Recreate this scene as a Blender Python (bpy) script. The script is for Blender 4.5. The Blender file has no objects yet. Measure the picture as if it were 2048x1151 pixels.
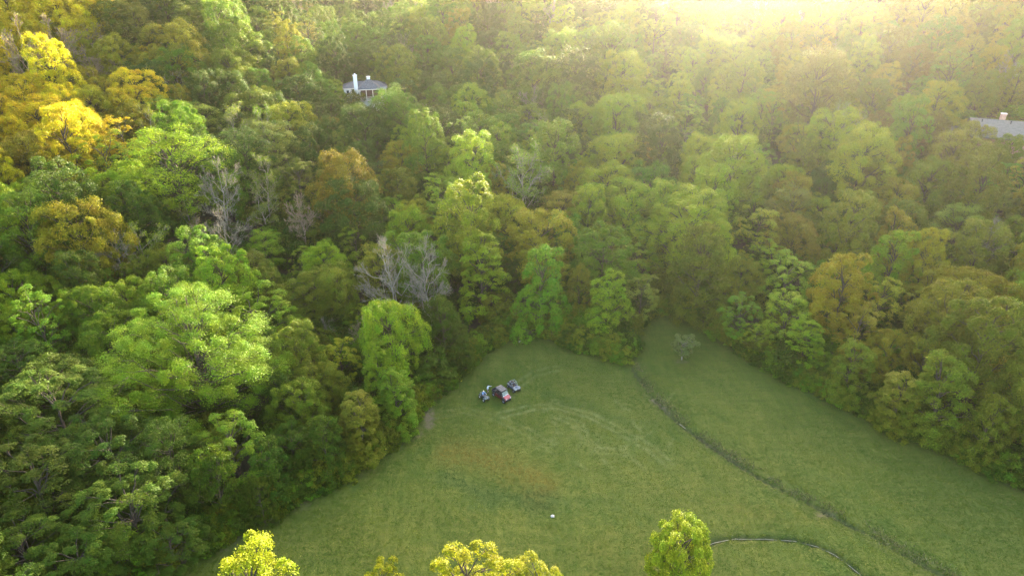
import bpy, bmesh, math, random
import numpy as np
from mathutils import Vector, Matrix

R_ = math.radians
scene = bpy.context.scene
COL = scene.collection

# ------------------------------------------------------------------ camera
CAM_H, PITCH, FPX = 74.0, R_(28.0), 1366.0       # lens given for a 2048 px wide picture
cd = bpy.data.cameras.new('camera')
cd.sensor_width = 36.0
cd.lens = 36.0 * FPX / 2048.0
cd.clip_start, cd.clip_end = 1.0, 6000.0
cam = bpy.data.objects.new('camera', cd)
cam.location = (0, 0, CAM_H)
cam.rotation_euler = (R_(90) - PITCH, 0, 0)
COL.objects.link(cam)
scene.camera = cam

# ------------------------------------------------------------------ sky and sun
SUN_EL, SUN_AZ = 11.2, 18.5                       # degrees above horizon, degrees right of the view
world = bpy.data.worlds.new('World')
scene.world = world
world.use_nodes = True
wn = world.node_tree
bg = wn.nodes['Background']
sky = wn.nodes.new('ShaderNodeTexSky')
sky.sky_type = 'NISHITA'
sky.sun_disc = False
sky.sun_elevation = R_(SUN_EL)
sky.sun_rotation = R_(SUN_AZ)
sky.air_density = 1.0
sky.dust_density = 4.0
sky.ozone_density = 0.4
wn.links.new(sky.outputs[0], bg.inputs[0])
bg.inputs[1].default_value = 0.15
sd = bpy.data.lights.new('sun', 'SUN')
sd.energy = 4.6
sd.angle = R_(2.0)
sd.color = (1.0, 0.89, 0.66)
sun = bpy.data.objects.new('sun', sd)
d = Vector((math.sin(R_(SUN_AZ)) * math.cos(R_(SUN_EL)), math.cos(R_(SUN_AZ)) * math.cos(R_(SUN_EL)), math.sin(R_(SUN_EL))))
sun.rotation_euler = d.to_track_quat('Z', 'Y').to_euler()
sun.location = d * 400
COL.objects.link(sun)

vs = scene.view_settings
vs.view_transform = 'Standard'
vs.look = 'None'
vs.exposure = 3.55
vs.gamma = 1.0
vs.use_curve_mapping = False
scene.cycles.use_denoising = True
scene.cycles.denoising_prefilter = 'NONE'
scene.cycles.use_adaptive_sampling = False
scene.cycles.light_sampling_threshold = 0.0
scene.cycles.max_bounces = 4
scene.cycles.diffuse_bounces = 1
scene.cycles.transmission_bounces = 2
scene.cycles.volume_bounces = 0
scene.cycles.sample_clamp_indirect = 4.0

# ------------------------------------------------------------------ terrain
CTRL = np.array([
    (0, 60, 0), (-40, 62, .3), (40, 58, -.3), (78, 74, 1.2), (0, 88, .2), (-22, 98, .3), (30, 98, -.4), (62, 95, .8), (8, 120, .8), (45, 124, 1.5),
    (0, 0, -3), (-60, 0, 1), (60, 0, 0), (0, -80, -5), (-140, -60, 10), (140, -60, 8),
    (-62, 55, 2.5), (-92, 60, 8), (-135, 60, 18), (-50, 105, 4), (-90, 110, 13), (-140, 110, 27), (-50, 150, 11), (-100, 160, 25), (-150, 170, 38),
    (-200, 120, 46), (-68, 200, 22), (-140, 220, 52), (-220, 240, 72), (-110, 262, 58), (-66, 285, 17), (-64, 330, 21), (-20, 285, 41), (-47, 220, 22),
    (0, 150, 7), (0, 200, 18), (0, 250, 28), (0, 300, 40), (60, 150, 8), (60, 200, 20), (60, 250, 32), (60, 300, 40),
    (100, 105, 5), (122, 170, 22), (160, 140, 22), (120, 220, 36), (190, 200, 40), (180, 280, 52), (110, 300, 43),
    (0, 400, 36), (-80, 400, 36), (110, 400, 36), (-220, 400, 50), (260, 400, 44), (0, 560, 32), (-320, 560, 45), (320, 560, 38),
    (-400, 200, 78), (400, 200, 72), (-300, 0, 40), (300, 0, 34)], float)

def _phi(r2):
    return np.where(r2 > 1e-9, 0.5 * r2 * np.log(np.maximum(r2, 1e-9)), 0.0)

_n = len(CTRL)
_A = np.zeros((_n + 3, _n + 3))
_D2 = ((CTRL[:, None, :2] - CTRL[None, :, :2]) ** 2).sum(-1) / 1e4
_A[:_n, :_n] = _phi(_D2) + np.eye(_n) * 2e-3
_A[:_n, _n:] = np.c_[np.ones(_n), CTRL[:, :2] / 100]
_A[_n:, :_n] = _A[:_n, _n:].T
_W = np.linalg.solve(_A, np.r_[CTRL[:, 2], 0, 0, 0])

def H0(x, y):
    x = np.asarray(x, float); y = np.asarray(y, float)
    sh = x.shape
    xf = np.clip(x.ravel(), -420, 420); yf = np.clip(y.ravel(), -120, 600)
    out = np.empty_like(xf)
    for i in range(0, len(xf), 40000):
        a, b = xf[i:i + 40000], yf[i:i + 40000]
        r2 = ((a[:, None] - CTRL[None, :, 0]) ** 2 + (b[:, None] - CTRL[None, :, 1]) ** 2) / 1e4
        out[i:i + 40000] = _phi(r2) @ _W[:_n] + _W[_n] + _W[_n + 1] * a / 100 + _W[_n + 2] * b / 100
    out += 0.16 * np.sin(xf * .19 + yf * .07) + 0.14 * np.sin(yf * .23 - xf * .11 + 1.3) + 0.09 * np.sin(xf * .41 + yf * .33)
    return out.reshape(sh)

CP, SP = math.cos(PITCH), math.sin(PITCH)

def ray(u, v):
    cx, cy = u - 1024.0, 575.5 - v
    dd = np.array([cx, FPX * CP + cy * SP, cy * CP - FPX * SP])
    return dd / np.linalg.norm(dd)

def ground_at(u, v, lift=0.0):
    """world point where the view line of pixel (u, v) meets the terrain (+lift)"""
    dd = ray(u, v)
    t = np.arange(20, 700, 0.5)
    p = np.array([0, 0, CAM_H])[None] + t[:, None] * dd[None]
    below = p[:, 2] <= H0(p[:, 0], p[:, 1]) + lift
    i = int(np.argmax(below)) if below.any() else len(t) - 1
    lo, hi = t[max(i - 1, 0)], t[i]
    for _ in range(12):
        m = .5 * (lo + hi); q = np.array([0, 0, CAM_H]) + m * dd
        if q[2] <= float(H0(q[0], q[1])) + lift: hi = m
        else: lo = m
    return np.array([0, 0, CAM_H]) + hi * dd

def project(x, y, z):
    dz = np.asarray(z, float) - CAM_H; y = np.asarray(y, float)
    depth = y * CP - dz * SP
    up = y * SP + dz * CP
    return 1024 + FPX * np.asarray(x, float) / depth, 575.5 - FPX * up / depth, depth

def px_path(pts):
    return np.array([ground_at(u, v)[:2] for u, v in pts])

def seg_dist(X, Y, path):
    best = np.full(X.shape, 1e9)
    for (x0, y0), (x1, y1) in zip(path[:-1], path[1:]):
        dx, dy = x1 - x0, y1 - y0
        t = np.clip(((X - x0) * dx + (Y - y0) * dy) / (dx * dx + dy * dy + 1e-9), 0, 1)
        best = np.minimum(best, (X - x0 - t * dx) ** 2 + (Y - y0 - t * dy) ** 2)
    return np.sqrt(best)

def inside(X, Y, poly):
    res = np.zeros(X.shape, bool)
    n = len(poly)
    for i in range(n):
        x0, y0 = poly[i]; x1, y1 = poly[(i + 1) % n]
        if y0 == y1: continue
        c = ((y0 > Y) != (y1 > Y)) & (X < (x1 - x0) * (Y - y0) / (y1 - y0) + x0)
        res ^= c
    return res

EDGE_PX = [(395, 1105), (470, 1060), (560, 1012), (640, 972), (720, 930), (790, 880), (835, 815), (865, 780), (905, 755), (945, 715), (985, 688),
           (1030, 668), (1062, 655), (1098, 672), (1130, 688), (1180, 700), (1225, 708), (1256, 712), (1252, 690), (1256, 668), (1285, 640), (1318, 618),
           (1360, 622), (1420, 655), (1480, 700), (1560, 745), (1640, 785), (1720, 820), (1800, 858), (1880, 895), (1960, 930), (2048, 968), (2150, 1010)]
EDGE = px_path(EDGE_PX)
FIELD = np.vstack([EDGE, [(95, 55), (95, 10), (70, -20), (-30, -20), (-45, 30), (-47, 52)]])
FIELD_BORDER = np.vstack([FIELD, FIELD[:1]])
DITCH_A = px_path([(1258, 715), (1275, 750), (1300, 785), (1325, 812), (1360, 845), (1390, 868), (1435, 898), (1480, 928), (1525, 955), (1570, 980), (1615, 1003), (1655, 1024), (1700, 1046), (1745, 1068), (1800, 1102), (1850, 1130), (1900, 1156), (1980, 1200)])
DITCH_B = px_path([(1380, 1098), (1430, 1080), (1470, 1073), (1530, 1073), (1590, 1077), (1635, 1088), (1670, 1104), (1700, 1126), (1730, 1151), (1765, 1185)])

def ditch_profile(X, Y):
    a = seg_dist(X, Y, DITCH_A) + .22 * np.sin(X * 1.7 + Y * 1.1) + .12 * np.sin(X * 4.1 - Y * 2.7)
    b = seg_dist(X, Y, DITCH_B) + .16 * np.sin(X * 1.9 - Y * 1.3)
    return a, b

def H(x, y, ditches=True):
    z = H0(x, y)
    if ditches:
        x = np.asarray(x, float); y = np.asarray(y, float)
        a, b = ditch_profile(x, y)
        z = z - .34 * np.exp(-(a / .32) ** 2) - .42 * np.exp(-(b / .36) ** 2) - .25 * np.exp(-(a / 2.6) ** 2) - .15 * np.exp(-(b / 2.0) ** 2)
    return z

# ------------------------------------------------------------------ small node helper
def mat(name):
    m = bpy.data.materials.new(name)
    m.use_nodes = True
    nt = m.node_tree
    return m, nt, nt.nodes['Principled BSDF']

def nd(nt, kind, **kw):
    n = nt.nodes.new(kind)
    for k, v in kw.items():
        if k.startswith('i_'):
            key = k[2:]
            key = int(key) if key.isdigit() else key.replace('_', ' ')
            n.inputs[key].default_value = v
        else:
            setattr(n, k, v)
    return n

def mixc(nt, fac, a, b, mode='MIX'):
    n = nt.nodes.new('ShaderNodeMix')
    n.data_type = 'RGBA'; n.blend_type = mode
    for sock, val in ((n.inputs[0], fac), (n.inputs[6], a), (n.inputs[7], b)):
        if hasattr(val, 'is_linked') or isinstance(val, bpy.types.NodeSocket): nt.links.new(val, sock)
        elif isinstance(val, (int, float)): sock.default_value = val
        else: sock.default_value = (*val, 1)
    return n.outputs[2]

def ramp(nt, src, p0, p1, c0=(0, 0, 0), c1=(1, 1, 1)):
    n = nt.nodes.new('ShaderNodeValToRGB')
    n.color_ramp.elements[0].position = p0; n.color_ramp.elements[0].color = (*c0, 1)
    n.color_ramp.elements[1].position = p1; n.color_ramp.elements[1].color = (*c1, 1)
    nt.links.new(src, n.inputs[0])
    return n.outputs[0]

def simple_mat(name, col, rough=.6, metal=0.0, noise=.12, scale=6.0, spec=.4):
    m, nt, b = mat(name)
    tc = nd(nt, 'ShaderNodeTexCoord')
    no = nd(nt, 'ShaderNodeTexNoise', i_Scale=scale, i_Detail=4.0)
    nt.links.new(tc.outputs['Object'], no.inputs['Vector'])
    c0 = tuple(c * (1 - noise) for c in col); c1 = tuple(min(1, c * (1 + noise)) for c in col)
    nt.links.new(ramp(nt, no.outputs['Fac'], .3, .7, c0, c1), b.inputs['Base Color'])
    b.inputs['Roughness'].default_value = rough
    b.inputs['Metallic'].default_value = metal
    b.inputs['Specular IOR Level'].default_value = spec
    return m

def np_mesh(name, verts, quads=None, tris=None):
    me = bpy.data.meshes.new(name)
    verts = np.asarray(verts, np.float32)
    nq = 0 if quads is None else len(quads); ntg = 0 if tris is None else len(tris)
    me.vertices.add(len(verts)); me.vertices.foreach_set('co', verts.ravel())
    idx = []; starts = []
    if nq: idx.append(np.asarray(quads, np.int32).ravel())
    if ntg: idx.append(np.asarray(tris, np.int32).ravel())
    idx = np.concatenate(idx)
    starts = np.concatenate([np.arange(nq) * 4, nq * 4 + np.arange(ntg) * 3]).astype(np.int32)
    me.loops.add(len(idx)); me.loops.foreach_set('vertex_index', idx)
    me.polygons.add(nq + ntg); me.polygons.foreach_set('loop_start', starts)
    me.update(calc_edges=True)
    return me

def link(name, data, parent=None, material=None):
    o = bpy.data.objects.new(name, data)
    COL.objects.link(o)
    if parent is not None: o.parent = parent
    if material is not None and data is not None:
        data.materials.clear(); data.materials.append(material)
    return o

def tag(o, label=None, cat=None, group=None, kind=None):
    for k, v in (('label', label), ('category', cat), ('group', group), ('kind', kind)):
        if v: o[k] = v
    return o

def smooth(me, on=True):
    me.polygons.foreach_set('use_smooth', np.full(len(me.polygons), on)); me.update()

# ------------------------------------------------------------------ ground sheet: meadow + forest floor
def axis(lo, hi, step, far_lo, far_hi, far_step=6.0):
    core = np.arange(lo, hi, step)
    def grow(start, end, sgn):
        out = []; s = step; p = start
        while (p < end) if sgn > 0 else (p > end):
            s = min(s * 1.25, far_step * (1 + abs(p - start) / 150)); p = p + sgn * s; out.append(p)
        return out
    return np.array(grow(core[0], far_lo, -1)[::-1] + list(core) + grow(core[-1], far_hi, 1))

gx = axis(-50, 88, .36, -3000, 3000)
gy = axis(50, 132, .36, -1500, 3500)
GX, GY = np.meshgrid(gx, gy)
GZ = H(GX, GY)
nx, ny = len(gx), len(gy)
ii = (np.arange(ny - 1)[:, None] * nx + np.arange(nx - 1)[None]).ravel()
quads = np.c_[ii, ii + 1, ii + nx + 1, ii + nx]
qx = .5 * (GX[:-1, :-1] + GX[1:, 1:]).ravel(); qy = .5 * (GY[:-1, :-1] + GY[1:, 1:]).ravel()
fmask = inside(qx, qy, FIELD)
V = np.c_[GX.ravel(), GY.ravel(), GZ.ravel()]

def sub_mesh(name, sel):
    q = quads[sel]
    used = np.unique(q)
    remap = np.zeros(len(V), int); remap[used] = np.arange(len(used))
    me = np_mesh(name, V[used], remap[q])
    smooth(me)
    return me, V[used]

def fattr(me, name, vals):
    a = me.attributes.new(name, 'FLOAT', 'POINT')
    a.data.foreach_set('value', np.asarray(vals, np.float32))

def vnoise(x, y, s, seed):
    """cheap smooth value noise"""
    rs = np.random.RandomState(seed); g = rs.rand(64, 64)
    a = x / s; b = y / s
    i = np.floor(a).astype(int); j = np.floor(b).astype(int)
    fa = a - i; fb = b - j
    fa = fa * fa * (3 - 2 * fa); fb = fb * fb * (3 - 2 * fb)
    G = lambda p, q: g[p % 64, q % 64]
    return (G(i, j) * (1 - fa) + G(i + 1, j) * fa) * (1 - fb) + (G(i, j + 1) * (1 - fa) + G(i + 1, j + 1) * fa) * fb

field_me, fv = sub_mesh('meadow', fmask)
fx, fy = fv[:, 0], fv[:, 1]
wob = (vnoise(fx, fy, 3.0, 1) - .5) * 2.2 + (vnoise(fx, fy, 1.1, 2) - .5) * 1.2
da, db = ditch_profile(fx, fy)
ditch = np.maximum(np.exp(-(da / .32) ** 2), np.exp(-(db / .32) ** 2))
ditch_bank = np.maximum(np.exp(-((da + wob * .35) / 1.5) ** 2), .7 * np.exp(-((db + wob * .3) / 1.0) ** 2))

def blob(pts, r, amp=1.0, w=1.0):
    p = px_path(pts)
    return amp * np.clip(1.25 - (seg_dist(fx, fy, p) + wob * w) / r, 0, 1)

dry = np.maximum.reduce([blob([(905, 905), (960, 915), (1010, 930), (1060, 945), (1085, 965)], 3.4), blob([(1020, 960), (1070, 985)], 2.6, .9),
                         blob([(1480, 1015), (1560, 1030), (1640, 1030)], 1.6, .6), blob([(700, 1060), (760, 1075)], 4, .35), blob([(1240, 1100), (1300, 1120)], 5, .35)])
soil = np.maximum.reduce([blob([(815, 792), (845, 803), (860, 825), (858, 850)], 1.0, .95, .5), blob([(800, 890), (840, 870), (858, 850)], 1.0, .45, .5),
                          blob([(1306, 798), (1322, 808), (1336, 822)], .55, 1.0, .3), blob([(1640, 1026), (1665, 1024)], .6, .8, .3),
                          blob([(1405, 875), (1440, 897), (1480, 925)], .9, .45, .4), blob([(440, 1092), (520, 1040), (600, 1000)], 1.6, .6, .6),
                          blob([(1355, 722), (1375, 724)], .5, .8, .3)])
rs = np.random.RandomState(5)
tracks = np.zeros(len(fx))
TRACKS = []
def add_track(pts, amp=1.0, w=.33, gauge=None):
    p = px_path(pts)
    offs = [0] if gauge is None else [-gauge / 2, gauge / 2]
    t = np.gradient(p, axis=0); t /= np.linalg.norm(t, axis=1)[:, None] + 1e-9
    n = np.c_[-t[:, 1], t[:, 0]]
    for o in offs:
        TRACKS.append((p + n * o, amp, w))
        np.maximum(tracks, amp * np.exp(-(seg_dist(fx, fy, p + n * o) / w) ** 2), out=tracks)
add_track([(1010, 805), (1035, 770), (1070, 745), (1120, 735)], .6, .35, 1.3)
add_track([(1000, 830), (1060, 815), (1110, 812), (1180, 830), (1240, 862), (1300, 895), (1340, 930)], .9, .35, 1.4)
add_track([(1110, 830), (1160, 850), (1170, 880), (1200, 900), (1260, 905)], .7, .35, 1.4)
add_track([(1150, 860), (1110, 880), (1080, 900)], .5, .3, 1.3)
add_track([(870, 830), (930, 820), (990, 835), (1050, 860), (1110, 900)], .5, .3, 1.4)
for k in range(26):
    u0, v0 = rs.uniform(1080, 1340), rs.uniform(800, 915)
    L = rs.uniform(18, 50); a = rs.uniform(-.4, .4) + (0.5 if k % 2 else -.8)
    add_track([(u0, v0), (u0 + L * math.cos(a) * .5, v0 + L * math.sin(a) * .5 + 3), (u0 + L * math.cos(a), v0 + L * math.sin(a))], rs.uniform(.3, .8), .28)
lush = np.maximum.reduce([blob([(905, 960), (960, 985), (1020, 995), (1100, 1000)], 2.6, .8), blob([(1080, 1030), (1150, 1010), (1230, 1000)], 2.2, .4), blob([(1100, 790), (1180, 815)], 1.8, .6), blob([(1180, 830), (1300, 850), (1360, 862)], 1.5, .45)])
edge_band = np.clip(1 - seg_dist(fx, fy, EDGE) / (2.6 + wob), 0, 1)  # band of darker meadow colour along the wood edge
for nm, val in (('ditch', ditch), ('bank', ditch_bank), ('dry', dry), ('soil', soil), ('tracks', tracks), ('lush', lush), ('rough', edge_band)):
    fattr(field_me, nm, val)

def meadow_material():
    m, nt, b = mat('mown_grass')
    tc = nd(nt, 'ShaderNodeTexCoord')
    def att(n): return nd(nt, 'ShaderNodeAttribute', attribute_name=n).outputs['Fac']
    def noise(scale, detail, sx=1, sy=1, rot=0.0, rough=.55):
        mp = nd(nt, 'ShaderNodeMapping'); mp.inputs['Scale'].default_value = (sx, sy, 1); mp.inputs['Rotation'].default_value = (0, 0, rot)
        nt.links.new(tc.outputs['Object'], mp.inputs['Vector'])
        n = nd(nt, 'ShaderNodeTexNoise', i_Scale=scale, i_Detail=detail, i_Roughness=rough)
        nt.links.new(mp.outputs[0], n.inputs['Vector'])
        return n.outputs['Fac']
    big = noise(.055, 3)
    mid = noise(.35, 4)
    streak = noise(.9, 4, 1.0, .09, R_(-52))
    streak2 = noise(1.3, 3, .10, 1.0, R_(24))
    fine = noise(4.2, 3, rough=.7)
    c = mixc(nt, ramp(nt, big, .35, .65), (0.056, 0.090, 0.010), (0.091, 0.107, 0.016))
    c = mixc(nt, ramp(nt, mid, .40, .72), c, (0.107, 0.114, 0.019))
    s = nd(nt, 'ShaderNodeMath', operation='MULTIPLY', i_1=.55); nt.links.new(ramp(nt, streak, .42, .68), s.inputs[0])
    c = mixc(nt, s.outputs[0], c, (0.128, 0.138, 0.024))
    s = nd(nt, 'ShaderNodeMath', operation='MULTIPLY', i_1=.45); nt.links.new(ramp(nt, streak2, .45, .7), s.inputs[0])
    c = mixc(nt, s.outputs[0], c, (0.043, 0.069, 0.009))
    s = nd(nt, 'ShaderNodeMath', operation='MULTIPLY', i_1=.75); nt.links.new(att('lush'), s.inputs[0])
    c = mixc(nt, s.outputs[0], c, (0.037, 0.071, 0.012))
    pat = nd(nt, 'ShaderNodeMath', operation='MULTIPLY', i_1=.75); nt.links.new(att('dry'), pat.inputs[0])
    pat2 = nd(nt, 'ShaderNodeMath', operation='MULTIPLY'); nt.links.new(pat.outputs[0], pat2.inputs[0]); nt.links.new(ramp(nt, noise(.9, 4), .3, .62), pat2.inputs[1])
    c = mixc(nt, pat2.outputs[0], c, (.125, .108, .016))
    tr = nd(nt, 'ShaderNodeMath', operation='MULTIPLY'); nt.links.new(att('tracks'), tr.inputs[0]); nt.links.new(ramp(nt, noise(.8, 3), .35, .65), tr.inputs[1])
    tr2 = nd(nt, 'ShaderNodeMath', operation='MULTIPLY', i_1=.75); nt.links.new(tr.outputs[0], tr2.inputs[0])
    c = mixc(nt, tr2.outputs[0], c, (.19, .20, .075))
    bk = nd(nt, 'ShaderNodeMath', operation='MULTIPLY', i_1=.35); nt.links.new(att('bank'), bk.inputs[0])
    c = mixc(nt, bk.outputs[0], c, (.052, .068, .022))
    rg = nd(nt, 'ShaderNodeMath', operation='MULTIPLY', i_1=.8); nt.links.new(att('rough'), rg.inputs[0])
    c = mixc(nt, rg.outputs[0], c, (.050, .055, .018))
    so = nd(nt, 'ShaderNodeMath', operation='MULTIPLY'); nt.links.new(att('soil'), so.inputs[0]); nt.links.new(ramp(nt, noise(1.6, 5), .34, .6), so.inputs[1])
    c = mixc(nt, so.outputs[0], c, (.150, .115, .075))
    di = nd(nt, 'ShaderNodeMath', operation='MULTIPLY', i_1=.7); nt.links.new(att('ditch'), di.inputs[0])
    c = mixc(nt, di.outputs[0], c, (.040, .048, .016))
    g = nt.nodes.new('ShaderNodeMix'); g.data_type = 'RGBA'; g.blend_type = 'MULTIPLY'; g.inputs[0].default_value = 1.0
    nt.links.new(c, g.inputs[6]); nt.links.new(ramp(nt, fine, .25, .75, (.60, .60, .60), (.92, .92, .86)), g.inputs[7])
    nt.links.new(g.outputs[2], b.inputs['Base Color'])
    b.inputs['Roughness'].default_value = .85
    b.inputs['Specular IOR Level'].default_value = .15
    bp = nd(nt, 'ShaderNodeBump', i_Strength=.25, i_Distance=.15)
    nt.links.new(fine, bp.inputs['Height']); nt.links.new(bp.outputs[0], b.inputs['Normal'])
    return m

def litter_material():
    m, nt, b = mat('leaf_litter')
    tc = nd(nt, 'ShaderNodeTexCoord')
    n1 = nd(nt, 'ShaderNodeTexNoise', i_Scale=.12, i_Detail=5.0); nt.links.new(tc.outputs['Object'], n1.inputs['Vector'])
    n2 = nd(nt, 'ShaderNodeTexNoise', i_Scale=2.2, i_Detail=5.0, i_Roughness=.7); nt.links.new(tc.outputs['Object'], n2.inputs['Vector'])
    c = mixc(nt, ramp(nt, n1.outputs['Fac'], .4, .6), (.036, .027, .015), (.028, .034, .011))
    c = mixc(nt, ramp(nt, n2.outputs['Fac'], .35, .75), c, (.062, .045, .022))
    nt.links.new(c, b.inputs['Base Color'])
    b.inputs['Roughness'].default_value = .95
    bp = nd(nt, 'ShaderNodeBump', i_Strength=1.0, i_Distance=.3)
    nt.links.new(n2.outputs['Fac'], bp.inputs['Height']); nt.links.new(bp.outputs[0], b.inputs['Normal'])
    return m

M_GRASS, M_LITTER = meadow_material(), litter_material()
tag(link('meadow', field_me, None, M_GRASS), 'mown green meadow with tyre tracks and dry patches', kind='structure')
fl_me, _ = sub_mesh('forest_floor', ~fmask)
tag(link('forest_floor', fl_me, None, M_LITTER), 'brown leaf-littered hillside under the woods', kind='structure')

def water_strip(name, path, lo, hi, width, depth, label):
    s = np.r_[0, np.cumsum(np.linalg.norm(np.diff(path, axis=0), axis=1))]
    t = np.arange(lo * s[-1], hi * s[-1], .35)
    p = np.c_[np.interp(t, s, path[:, 0]), np.interp(t, s, path[:, 1])]
    g = np.gradient(p, axis=0); g /= np.linalg.norm(g, axis=1)[:, None]
    n = np.c_[-g[:, 1], g[:, 0]]
    w = width * (.75 + .5 * vnoise(p[:, 0], p[:, 1], 1.3, 9))[:, None]
    z = H(p[:, 0], p[:, 1]); k = np.ones(9) / 9
    z = np.max([np.roll(z, q) for q in range(-2, 3)], axis=0)
    z = np.convolve(np.pad(z, 4, 'edge'), k, 'valid') + depth
    vv = np.vstack([np.c_[p + n * w, z], np.c_[p - n * w, z]])
    m = len(p); i = np.arange(m - 1)
    me = np_mesh(name, vv, np.c_[i, i + 1, i + 1 + m, i + m])
    return tag(link(name, me, None, M_WATER), label, kind='structure')

M_WATER, nt_, b_ = mat('ditch_water')
b_.inputs['Base Color'].default_value = (.075, .085, .06, 1)
b_.inputs['Roughness'].default_value = .38
no_ = nd(nt_, 'ShaderNodeTexNoise', i_Scale=3.0, i_Detail=3.0)
bp_ = nd(nt_, 'ShaderNodeBump', i_Strength=.25, i_Distance=.05)
nt_.links.new(no_.outputs['Fac'], bp_.inputs['Height']); nt_.links.new(bp_.outputs[0], b_.inputs['Normal'])
water_strip('ditch_water', DITCH_B, .10, .98, .038, .10, 'pale water in the curved ditch beside the round foreground tree')
water_strip('ditch_water', DITCH_A, .30, .325, .05, .08, 'short glint of water in the long straight ditch')
# ------------------------------------------------------------------ foliage and bark materials
def foliage_material():
    m, nt, b = mat('foliage')
    at = nd(nt, 'ShaderNodeAttribute', attribute_name='tint', attribute_type='INSTANCER')
    geo = nd(nt, 'ShaderNodeNewGeometry')
    tc = nd(nt, 'ShaderNodeTexCoord')
    no = nd(nt, 'ShaderNodeTexNoise', i_Scale=.45, i_Detail=3.0)
    nt.links.new(tc.outputs['Object'], no.inputs['Vector'])
    hsv = nd(nt, 'ShaderNodeHueSaturation')
    nt.links.new(at.outputs['Color'], hsv.inputs['Color'])
    mr = nd(nt, 'ShaderNodeMapRange', i_3=.475, i_4=.525); nt.links.new(no.outputs['Fac'], mr.inputs[0])
    mr.inputs[1].default_value = .3; mr.inputs[2].default_value = .7
    mv = nd(nt, 'ShaderNodeMapRange', i_3=.74, i_4=1.26); nt.links.new(geo.outputs['Random Per Island'], mv.inputs[0])
    nt.links.new(mr.outputs[0], hsv.inputs['Hue']); nt.links.new(mv.outputs[0], hsv.inputs['Value'])
    hsv.inputs['Saturation'].default_value = 1.0
    nt.links.new(hsv.outputs[0], b.inputs['Base Color'])
    b.inputs['Roughness'].default_value = .55
    b.inputs['Specular IOR Level'].default_value = .08
    tr = nd(nt, 'ShaderNodeBsdfTranslucent')
    g = nd(nt, 'ShaderNodeGamma', i_Gamma=.9); nt.links.new(hsv.outputs[0], g.inputs[0])
    nt.links.new(g.outputs[0], tr.inputs['Color'])
    mx = nd(nt, 'ShaderNodeMixShader', i_0=.32)
    nt.links.new(b.outputs[0], mx.inputs[1]); nt.links.new(tr.outputs[0], mx.inputs[2])
    nt.links.new(mx.outputs[0], nt.nodes['Material Output'].inputs['Surface'])
    return m

M_LEAF = foliage_material()
M_BARK = simple_mat('bark', (.070, .055, .042), .9, noise=.45, scale=2.5, spec=.1)
M_BARK_PALE = simple_mat('weathered_bark', (.21, .182, .14), .9, noise=.35, scale=1.6, spec=.1)
M_BARK_TAN = simple_mat('tan_twig_bark', (.24, .175, .12), .9, noise=.35, scale=1.6, spec=.1)

def unit(a):
    return a / (np.linalg.norm(a, axis=-1, keepdims=True) + 1e-9)

# ---------------------------------------------------------------- wood: tapered tubes
class Tubes:
    def __init__(self): self.v, self.q, self.n = [], [], 0
    def add(self, pts, radii, sides=5):
        pts = np.asarray(pts, float); radii = np.asarray(radii, float)
        k = len(pts)
        t = unit(np.gradient(pts, axis=0))
        ref = np.where(np.abs(t[:, 2:3]) < .9, np.array([[0, 0, 1.0]]), np.array([[1.0, 0, 0]]))
        a = unit(np.cross(t, ref)); b = np.cross(t, a)
        ang = np.arange(sides) * 2 * math.pi / sides
        ring = pts[:, None] + radii[:, None, None] * (np.cos(ang)[None, :, None] * a[:, None] + np.sin(ang)[None, :, None] * b[:, None])
        i = np.arange(k - 1)[:, None] * sides; j = np.arange(sides)[None]; j2 = (j + 1) % sides
        q = np.stack([i + j, i + j2, i + sides + j2, i + sides + j], -1).reshape(-1, 4) + self.n
        self.v.append(ring.reshape(-1, 3)); self.q.append(q); self.n += k * sides
    def mesh(self, name, material):
        me = np_mesh(name, np.concatenate(self.v), np.concatenate(self.q))
        smooth(me); me.materials.append(material)
        return me

def bend(rs, p0, p1, n=4, amt=.12, sag=0.0):
    t = np.linspace(0, 1, n)[:, None]
    L = np.linalg.norm(np.asarray(p1) - p0)
    off = rs.normal(0, amt * L * .35, (n, 3)) * np.sin(t * math.pi)
    off[:, 2] += (sag * L * np.sin(t[:, 0] * math.pi))
    return np.asarray(p0) * (1 - t) + np.asarray(p1) * t + off

# ---------------------------------------------------------------- leaves
def leaf_quads(rs, c, nrm, size, aspect=.55, axis_dir=None):
    n = unit(nrm)
    a = rs.normal(0, 1, c.shape) if axis_dir is None else axis_dir + rs.normal(0, .35, c.shape)
    a = unit(a - n * (a * n).sum(-1, keepdims=True))
    b = np.cross(n, a)
    L = (size * rs.uniform(.6, 1.3, len(c)))[:, None]
    w = L * aspect * .5
    v = np.stack([c - a * L * .5, c + b * w - n * L * .06, c + a * L * .5 - n * L * .10, c - b * w - n * L * .06], 1)
    return v.reshape(-1, 3)

PROFILES = {
    'dome': lambda t: np.sqrt(np.clip(1 - ((t - .30) / .70) ** 2, 0, 1)) * np.where(t < .3, .75 + .25 * t / .3, 1),
    'oval': lambda t: np.sqrt(np.clip(1 - ((t - .45) / .56) ** 2, 0, 1)),
    'cone': lambda t: np.clip(1.02 - t, 0, 1) ** .55 * np.where(t < .15, .8 + t / .75, 1),
    'edge': lambda t: np.clip(1.03 - t ** 2.4, 0, 1) ** .6 * (.92 + .08 * np.sin(t * 9)),
    'fan': lambda t: np.clip(.35 + 1.1 * t, 0, 1) * np.sqrt(np.clip(1 - ((t - .6) / .42).clip(0) ** 2, 0, 1)),
}

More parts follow.
